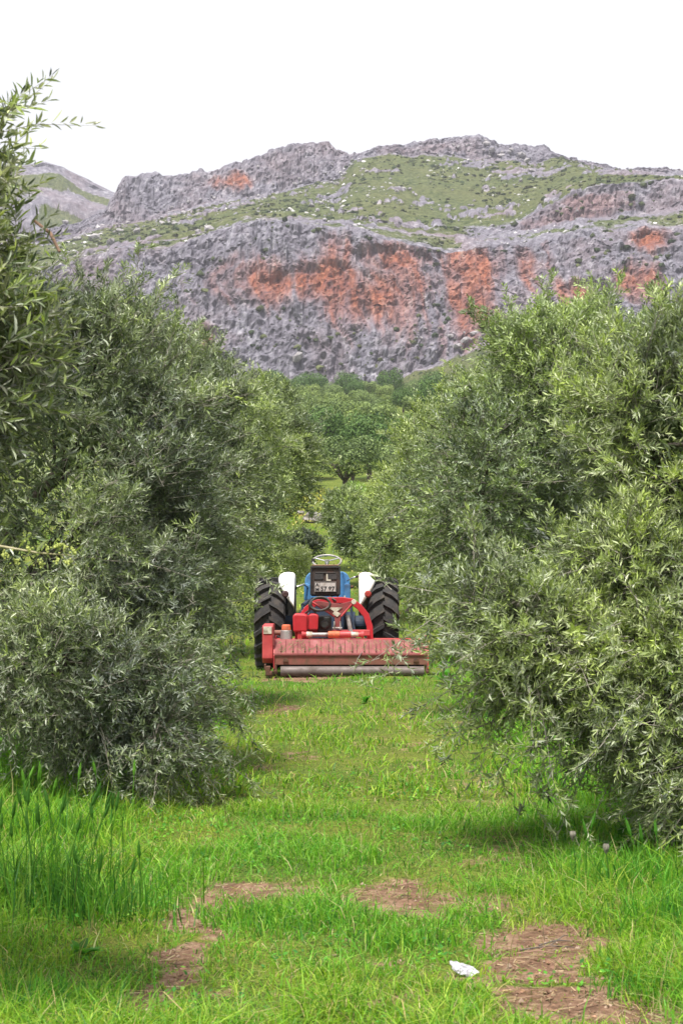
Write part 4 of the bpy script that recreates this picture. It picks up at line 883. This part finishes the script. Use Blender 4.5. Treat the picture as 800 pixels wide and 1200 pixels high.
# grass clippings lying on the hood
rng = np.random.default_rng(404); n = 420; sl = rng.random(n) < .35
px_ = rng.uniform(xl + .02, xr - .02, n); py_ = np.where(sl, rng.uniform(.0, .13, n), rng.uniform(.15, .66, n)); pz_ = np.where(sl, mz(766.5) + (py_ + .015) / .145 * (mz(751) - mz(766.5)) + .004, mz(752.5) + .014)
P = np.stack([px_, py_, pz_], 1); a = rng.uniform(0, 6.28, n); l = rng.uniform(.008, .03, n)[:, None]; u = np.stack([np.cos(a), np.sin(a), np.where(sl, np.sin(a) * 1.1, 0)], 1) * l; w = np.stack([-np.sin(a), np.cos(a), np.where(sl, np.cos(a) * 1.1, 0)], 1) * .0022
c = np.array([(.20, .20, .07), (.30, .25, .12), (.10, .13, .04)])[rng.choice(3, n)]
link('grass_clippings', mesh_np('grass_clippings', np.stack([P - u - w, P - u + w, P + u + w, P + u - w], 1).reshape(-1, 3), np.arange(n)[:, None] * 4 + [[0, 1, 2, 3]], col=np.repeat(c, 4, 0)), M['grass'], mow, kind='stuff')
# ------------------------------------------------------------------ grass
def blades(P, H, Wd, col, rng, lean=.5, curl=.35, seg=2):
    n = len(P); a = rng.uniform(0, 2 * math.pi, n); ld = np.stack([np.cos(a), np.sin(a), np.zeros(n)], 1); sd = np.stack([-np.sin(a), np.cos(a), np.zeros(n)], 1)
    tw = rng.uniform(0, 2 * math.pi, n); wv = np.stack([np.cos(tw), np.sin(tw), np.zeros(n)], 1)
    ln = np.abs(rng.normal(0, lean, n))[:, None]; cu = np.abs(rng.normal(0, curl, n))[:, None]; Hc = H[:, None]; up = np.array([0, 0, 1.0])
    mid = P + up * Hc * .55 + ld * ln * Hc * .45; tip = P + up * Hc * (1 - .45 * np.minimum(cu, 1.2)) + ld * Hc * (ln * .9 + cu * .75)
    w = wv * Wd[:, None] * .5
    v = np.stack([P - w, P + w, mid + w * .85, mid - w * .85, tip], 1).reshape(-1, 3); b = np.arange(n)[:, None] * 5
    return v, b + [[0, 1, 2, 3]], b + [[3, 2, 4]], np.repeat(col, 5, 0)
GC = np.array([(.182, .372, .028), (.112, .290, .030), (.262, .398, .054), (.050, .160, .024), (.42, .37, .19)])
def grass_cols(rng, n, p, tone): 
    c = GC[rng.choice(5, n, p=p)] * rng.lognormal(0, .16, (n, 1)); return c * tone
def scatter(rng, n, d0, d1, pw, margin=1.12):
    d = (d0 ** pw + rng.random(n) * (d1 ** pw - d0 ** pw)) ** (1 / pw); x = rng.uniform(-1, 1, n) * (400 / F * d * margin + .15); return x, d
rng = np.random.default_rng(5)
def side_dist(x, y):      # how far outside the mown lane (metres)
    left = -1.02 - .012 * (y - 8) + .22 * (fbm(y * .5, 1.0, 0, 2, 61) - .5); right = 1.02 + .03 * np.clip(y - 12, 0, 10) * 0 + .25 * (fbm(y * .5, 9.0, 0, 2, 62) - .5)
    return np.maximum(left - x, x - right)
VV, QQ, TR, CC, off = [], [], [], [], 0
def push(v, q, t, c):
    global off
    VV.append(v); QQ.append(q + off); TR.append(t + off); CC.append(c); off += len(v)
# short grass of the lane: near, middle, far
for (n, d0, d1, pw, wk, hk) in ((118000, 5.6, 11.5, .2, .0048, 1.1), (50000, 11.5, 28, .2, .0092, 1.0), (15000, 28, 60, .6, .02, 1.5)):
    x, y = scatter(rng, n, d0, d1, pw); dm = dirt_mask(x, y); tuft = fbm(x * 2.6, y * 2.0, 0, 3, 71); big = fbm(x * .7, y * .5, 4, 3, 72); sdist = side_dist(x, y)
    keep = rng.random(n) < np.clip(1.08 - 1.05 * dm, .16, 1) * (sstep(.30, .52, tuft) * .5 + .5)
    x, y, tuft, big, sdist, dm = [a[keep] for a in (x, y, tuft, big, sdist, dm)]; m = len(x)
    H = (.020 + .050 * sstep(.42, .72, tuft) + .040 * rng.random(m) ** 2) * hk * rng.lognormal(0, .3, m) * (1 - .55 * dm) + np.clip(sdist, 0, .7) * .09 * rng.lognormal(0, .45, m) * (y < 30)
    W = wk * rng.uniform(.7, 1.4, m); P = np.stack([x, y, ground_z(x, y) - .012 + (-.012) * dm], 1)
    c = grass_cols(rng, m, [.36, .28, .24, .08, .04], 1.0); g = sstep(.40, .62, big)[:, None]
    c = c * (1 - g * .0) * np.where(big[:, None] > .5, np.array([1.15, 1.02, 1.0]), np.array([.86, .98, .95]))
    dry = (rng.random(m) < .04 + .25 * dm); c[dry] = GC[4] * rng.lognormal(0, .2, (dry.sum(), 1))
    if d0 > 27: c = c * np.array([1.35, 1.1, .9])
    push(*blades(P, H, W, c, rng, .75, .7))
# taller grass along both edges and under the trees
x, y = scatter(rng, 46000, 5.6, 20, .2, 1.2); sdist = side_dist(x, y); keep = (sdist > -.08) & (rng.random(len(x)) < np.clip((sdist + .1) * 2.0, 0, 1) * (1 - dirt_mask(x, y))); x, y, sdist = x[keep], y[keep], sdist[keep]; m = len(x)
H = np.clip(.06 + .17 * np.clip(sdist, 0, 1) ** .7 * rng.lognormal(0, .3, m), .06, .42) * (.55 + .9 * fbm(x * 1.7, y * 1.2, 0, 2, 66)); P = np.stack([x, y, ground_z(x, y) - .01], 1)
push(*blades(P, H, .0058 * rng.uniform(.7, 1.5, m) * np.clip(y / 9, .8, 1.6), grass_cols(rng, m, [.34, .34, .2, .1, .02], np.array([.95, 1.0, .95])), rng, .42, .6))
# coarser grass under and beyond the rows
n = 20000; y = (5.2 ** .5 + rng.random(n) * (34 ** .5 - 5.2 ** .5)) ** 2; x = rng.choice([-1, 1], n) * (400 / F * y * 1.1 + rng.random(n) ** 1.3 * 6.5); P = np.stack([x, y, ground_z(x, y) - .01], 1)
push(*blades(P, rng.uniform(.06, .24, n), .012 * rng.uniform(.7, 1.5, n), grass_cols(rng, n, [.34, .34, .2, .1, .02], 1.0), rng, .5, .6))
# little round leaves of ground weeds
x, y = scatter(rng, 16000, 5.6, 13, .3); dm = dirt_mask(x, y); keep = (rng.random(len(x)) < sstep(.48, .62, fbm(x * 2.2, y * 1.6, 7, 3, 91)) * (1 - .8 * dm)); x, y = x[keep], y[keep]; m = len(x)
P = np.stack([x, y, ground_z(x, y) + rng.uniform(.005, .05, m)], 1); a = rng.uniform(0, 6.28, m); r = rng.uniform(.006, .014, m)[:, None]; u = np.stack([np.cos(a), np.sin(a), rng.normal(0, .4, m)], 1) * r; w = np.stack([-np.sin(a), np.cos(a), rng.normal(0, .4, m)], 1) * r * .7
v = np.stack([P - u, P + w, P + u, P - w], 1).reshape(-1, 3); CCw = np.repeat(grass_cols(rng, m, [.2, .45, .1, .25, 0], np.array([.8, 1.0, 1.1])), 4, 0)
push(v, np.arange(m)[:, None] * 4 + [[0, 1, 2, 3]], np.zeros((0, 3), int), CCw)
link('grass', mesh_np('grass', np.concatenate(VV), np.concatenate(QQ), np.concatenate(TR), np.concatenate(CC)), M['grass'], kind='stuff', label='bright green grass covering the lane and its edges', cat='grass')
# dry straw and clippings lying on the bare earth
VV, QQ, TR, CC, off = [], [], [], [], 0
x, y = scatter(rng, 60000, 5.6, 24, .2); dm = dirt_mask(x, y); keep = rng.random(len(x)) < dm * .45 + .015; x, y = x[keep], y[keep]; m = len(x)
P = np.stack([x, y, ground_z(x, y) + rng.uniform(-.006, .012, m)], 1); a = rng.uniform(0, 6.28, m); l = rng.uniform(.006, .03, m)[:, None]; u = np.stack([np.cos(a), np.sin(a), rng.normal(0, .14, m)], 1) * l; w = np.stack([-np.sin(a), np.cos(a), rng.normal(0, .5, m)], 1) * (.0018 * np.clip(y / 8, 1, 2))[:, None]
c = np.array([(.34, .26, .16), (.22, .15, .10), (.12, .075, .05), (.42, .34, .22)])[rng.choice(4, m, p=[.35, .3, .2, .15])] * rng.lognormal(0, .2, (m, 1))
link('dry_straw', mesh_np('dry_straw', np.stack([P - u - w, P - u + w, P + u + w, P + u - w], 1).reshape(-1, 3), np.arange(m)[:, None] * 4 + [[0, 1, 2, 3]], col=np.repeat(c, 4, 0)), M['grass'], kind='stuff', label='dry straw and grass clippings strewn over bare earth', cat='straw')
# crumbs of earth
x, y = scatter(rng, 16000, 5.6, 14, .2); dm = dirt_mask(x, y); keep = rng.random(len(x)) < dm * .7; x, y = x[keep], y[keep]; m = len(x); r = .004 + .010 * rng.random(m) ** 4
P = np.stack([x, y, ground_z(x, y) - .008], 1); dirs = np.array([(1, 0, 0), (0, 1, 0), (-1, 0, 0), (0, -1, 0), (0, 0, .8)], float)
v = (P[:, None] + (dirs[None] + rng.normal(0, .25, (m, 5, 3))) * r[:, None, None]).reshape(-1, 3); b = np.arange(m)[:, None] * 5
tr = np.concatenate([b + [[0, 1, 4]], b + [[1, 2, 4]], b + [[2, 3, 4]], b + [[3, 0, 4]]]); c = np.array([(.28, .165, .11), (.20, .115, .08), (.36, .27, .21)])[rng.choice(3, m)] * rng.lognormal(0, .2, (m, 1))
link('earth_crumbs', mesh_np('earth_crumbs', v, None, tr, np.repeat(c, 5, 0)), M['far_leaf'], kind='stuff', label='crumbs of red brown earth on the worn patches', cat='earth')
x, y = scatter(rng, 900, 5.8, 20, .3); m = len(x); P = np.stack([x, y, ground_z(x, y) - .01], 1)
v, q, tr_, c = blades(P, rng.uniform(.10, .24, m) * (1 + .6 * (side_dist(x, y) > 0)), .0026 * np.clip(y / 8, .9, 1.8), np.array([(.34, .28, .14), (.20, .19, .08), (.10, .09, .05)])[rng.choice(3, m)], rng, .35, .3)
link('dead_stalks', mesh_np('dead_stalks', v, q, tr_, c), M['grass'], kind='stuff', label='thin dead stalks standing here and there in the grass', cat='stalks')
# fallen sticks near the bare patch
for k, (px, py, l, a) in enumerate([(640,1112,.22,.2),(628,1118,.15,-.25),(650,1106,.16,.5),(480,1040,.12,.1),(566,1076,.15,-.3),(690,1180,.13,.7)]):
    x, y = gpt(px, py); z = float(ground_z(x, y)) + .006; d_ = np.array([math.cos(a), math.sin(a) * .8, 0]) * l / 2; p = np.array([x, y, z]); pts = np.array([p - d_, p + d_ * .1 + [0, .008, .012], p + d_ + [0, 0, .004]]) - p
    V, Q = tube_arrays([(pts, np.array([.004, .0035, .002])), (np.array([pts[1], pts[1] + [.03, .03, .012], pts[1] + [.06, .05, .01]]), np.array([.0025, .002, .001]))], 5)
    link('stick', mesh_np('stick', V, Q), M['dead'] if k % 2 else M['bark'], None, None, ['long dark stick on the bare earth right of the litter', 'short stick below the long dark stick', 'thin stick crossing behind the long dark stick', 'short stick on the worn patch in mid lane', 'thin stick on the earth left of the big bare patch', 'short stick near the bottom right bare patch'][k], 'stick', 'fallen sticks on the bare earth', tuple(p))
# crumpled white litter
x, y = gpt(541, 1143); bm = bmesh.new(); bmesh.ops.create_grid(bm, x_segments=16, y_segments=10, size=.5)
co = np.array([v.co[:] for v in bm.verts]); hgt = ridged(co[:, 0] * 3.1, co[:, 1] * 3.7, 1, 3, 801) ; wx = fbm(co[:, 0] * 4, co[:, 1] * 4, 2, 2, 811) - .5
for v, h, q, c_ in zip(bm.verts, hgt, wx, co):
    tp = 1 - .75 * max(0, c_[0] + .1); v.co = Vector((c_[0] * .10 + q * .03, (c_[1] * .06 * tp + q * .02), max(.0, (h - .35)) * .04 * tp + .018 * (c_[1] + .5) * tp + .012))
me = bpy.data.meshes.new('paper_litter'); bm.to_mesh(me); bm.free()
lit = link('paper_litter', me, M['paper'], None, None, 'crumpled white scrap of paper or plastic lying on the grass', 'litter', None, (x, y, float(ground_z(x, y)) + .004)); lit.rotation_euler = (.35, .25, -.35); lit.scale = (.95, .8, .72)
sm = lit.modifiers.new('Solidify', 'SOLIDIFY'); sm.thickness = .0012
# tall tufts with seed heads
def tuft(label, px, py, n, H, R, seed, tone, ears, group='tall grass tufts at the lane edges'):
    rng = np.random.default_rng(seed); x, y = gpt(px, py); z = float(ground_z(x, y)); t = thing('grass_tuft', label, 'grass', (x, y, z), group)
    P = np.stack([rng.normal(0, R, n), rng.normal(0, R * .8, n), np.full(n, -.01)], 1); Hh = H * rng.uniform(.5, 1.05, n)
    v, q, tr, c = blades(P, Hh, .0055 * rng.uniform(.7, 1.3, n), GC[rng.choice(4, n, p=[.2, .4, .15, .25])] * rng.lognormal(0, .15, (n, 1)) * tone, rng, .36, .38)
    link('blades', mesh_np('blades', v, q, tr, c), M['grass'], t, kind='stuff')
    for k in range(ears):
        p = np.array([rng.normal(0, R), rng.normal(0, R * .7), 0]); h = H * rng.uniform(.85, 1.15); ln = np.array([rng.normal(.05, .10), rng.normal(0, .06), 0]); topp = p + ln * h * 1.2 + [0, 0, h]; el = rng.uniform(.06, .10); d = nrm(ln * 2.2 + [0, 0, 1.0]); tipp = topp + d * el
        V, Q = tube_arrays([(bez(p, p + [0, 0, h * .6], topp, 5), np.array([.0018] * 5)), (np.array([topp, topp + d * el * .3, topp + d * el * .7, tipp]), np.array([.003, .0085, .007, .001]))], 5)
        aw = []
        for j in range(10):
            s0 = topp + d * el * (j / 10); aw.append((np.array([s0, s0 + nrm(d + rng.normal(0, .28, 3)) * .045]), np.array([.0007, .0003])))
        V2, Q2 = tube_arrays(aw, 3); c = np.repeat(GC[[1]] * tone * .8, len(V) + len(V2), 0)
        link('seed_stalk', mesh_np('seed_stalk', np.concatenate([V, V2]), np.concatenate([Q, Q2 + len(V)]), col=c), M['grass'], t)
    return t
tuft('dark tall grass tuft with seed heads at the left edge', 62, 1062, 380, .42, .19, 31, np.array([.6, .7, .8]), 22)
tuft('tall grass tuft at the far left edge beside the seed heads', 0, 1050, 220, .34, .14, 32, np.array([.65, .75, .8]), 9)
tuft('lower grass tuft right of the dark seed heads', 130, 1075, 300, .24, .16, 33, np.array([.65, .8, .8]), 4)
tuft('pale tall grass behind the dark tuft under the left tree', 60, 985, 420, .32, .22, 34, np.array([1.15, 1.12, 1.0]), 12)
tuft('tall green grass tuft under the right olive tree', 745, 1045, 420, .26, .16, 35, np.array([.85, 1.0, .95]), 5)
tuft('long arching grass at the right edge of the picture', 795, 1085, 420, .26, .14, 36, np.array([.9, 1.05, .95]), 3)
tuft('bright grass mound in the middle of the lane', 335, 1080, 620, .13, .17, 37, np.array([.95, 1.05, 1.0]), 0)
tuft('small bright grass tuft left of the white litter', 470, 1105, 380, .11, .13, 38, np.array([1.0, 1.05, 1.0]), 0)
tuft('green grass tuft filling the bottom left corner', 40, 1185, 620, .16, .20, 39, np.array([.82, 1.05, .95]), 0)
tuft('small grass tuft beside the bottom right bare patch', 760, 1165, 260, .10, .10, 40, np.array([.8, .95, 1.0]), 0)
# closed umbels of wild carrot and a broad leaved weed under the right tree
def umbel(label, px, py, base_py, seed):
    rng = np.random.default_rng(seed); x, y = gpt(px + 4, base_py); z = float(ground_z(x, y)); h = HC - (py - HY) / F * y - z; t = thing('wild_carrot', label, 'weed', (x, y, z), 'wild carrots under the right tree'); sx = -4 / F * y
    V, Q = tube_arrays([(bez((0, 0, 0), (0, 0, h * .6), (sx, 0, h), 6), np.linspace(.003, .002, 6))], 6); link('stem', mesh_np('stem', V, Q, col=np.repeat(GC[[3]], len(V), 0)), M['grass'], t)
    paths = []
    for k in range(22):
        a = k * 2.399; r = .018 * math.sqrt(rng.uniform(.3, 1)); paths.append((bez((sx, 0, h), (sx + r * 1.25 * math.cos(a), r * 1.25 * math.sin(a), h + .025), (sx + r * .55 * math.cos(a), r * .55 * math.sin(a), h + .046), 5), np.array([.0013, .0018, .002, .0032, .002])))
    V, Q = tube_arrays(paths, 4); link('seed_head', mesh_np('seed_head', V, Q, smooth=True), M['twig'], t)
umbel('closed wild carrot seed head on the left of the pair', 670, 985, 1040, 1); umbel('closed wild carrot seed head nearer the right tree', 709, 1000, 1050, 2)
def weed(label, px, py, seed, n, L_):
    rng = np.random.default_rng(seed); x, y = gpt(px, py); t = thing('broadleaf_weed', label, 'weed', (x, y, float(ground_z(x, y))), 'broad leaved weeds')
    for k in range(n):
        a = k * 2.399; el = rng.uniform(.3, 1.2); L1_ = L_ * rng.uniform(.7, 1.1); d = np.array([math.cos(a) * math.cos(el), math.sin(a) * math.cos(el), math.sin(el)]); s = nrm(np.cross(d, [0, 0, 1])); nn = np.cross(s, d); tt = np.linspace(0, 1, 6)[:, None]
        mid_ = d * tt * L1_ + np.array([0, 0, -1]) * tt ** 2 * L1_ * .3 + [0, 0, .01]; wd = (np.sin(np.clip(tt * 1.08, 0, 1) * math.pi) ** .8) * L1_ * .20 + .001
        v = np.concatenate([mid_ + s * wd + nn * wd * .25, mid_, mid_ - s * wd + nn * wd * .25]); i = np.arange(5)[:, None]; q = np.concatenate([i + [[0, 1, 7, 6]], i + [[6, 7, 13, 12]]])
        link('leaf', mesh_np('leaf', v, q, col=np.repeat((GC[[1]] * np.array([.6, .75, .8]) * rng.lognormal(0, .15)), 18, 0), smooth=True), M['grass'], t)
weed('dark broad leaved weed under the right olive tree', 735, 1005, 51, 13, .24); weed('low broad leaved weed beside the mower roller', 520, 800, 52, 12, .22); weed('small broad leaved weed in the grass behind the lane mound', 428, 826, 53, 9, .13); weed('low leafy weed left of the worn wheel track', 95, 1120, 54, 11, .12)
# yellow flowers on the far bank
x = rng.uniform(-3.2, 2.5, 4200); y = rng.uniform(36, 108, 4200); keep = fbm(x * .5, y * .2, 0, 3, 95) > .46; x, y = x[keep], y[keep]; m = len(x); P = np.stack([x, y, ground_z(x, y) + rng.uniform(.08, .28, m)], 1); r = ((.0007 * y) * rng.uniform(.6, 1.3, m))[:, None]
u = rng.normal(size=(m, 3)); u = nrm(u) * r; w = nrm(np.cross(u, rng.normal(size=(m, 3)))) * r
c = np.array([(.34, .31, .05), (.26, .28, .06), (.40, .37, .12)])[rng.choice(3, m)]
link('yellow_flowers', mesh_np('yellow_flowers', np.stack([P - u, P + w, P + u, P - w], 1).reshape(-1, 3), np.arange(m)[:, None] * 4 + [[0, 1, 2, 3]], col=np.repeat(c, 4, 0)), M['far_leaf'], kind='stuff', label='yellow wild flowers on the grassy bank beyond the tractor', cat='flowers')

# ------------------------------------------------------------------ thin spring haze over the whole place
hb = MB().box((0, 1400, 130), (5000, 3200, 270)); m_h = bpy.data.materials.new('haze'); m_h.use_nodes = True; nt = m_h.node_tree; nt.nodes.clear()
ho = nt.nodes.new('ShaderNodeOutputMaterial'); pv = nt.nodes.new('ShaderNodeVolumePrincipled'); pv.inputs['Color'].default_value = (.86, .87, .97, 1); pv.inputs['Density'].default_value = (.00015); pv.inputs['Anisotropy'].default_value = .2
nt.links.new(pv.outputs[0], ho.inputs['Volume']); hb.done('haze', m_h, kind='stuff', label='thin pale haze in the air over the valley', cat='haze')
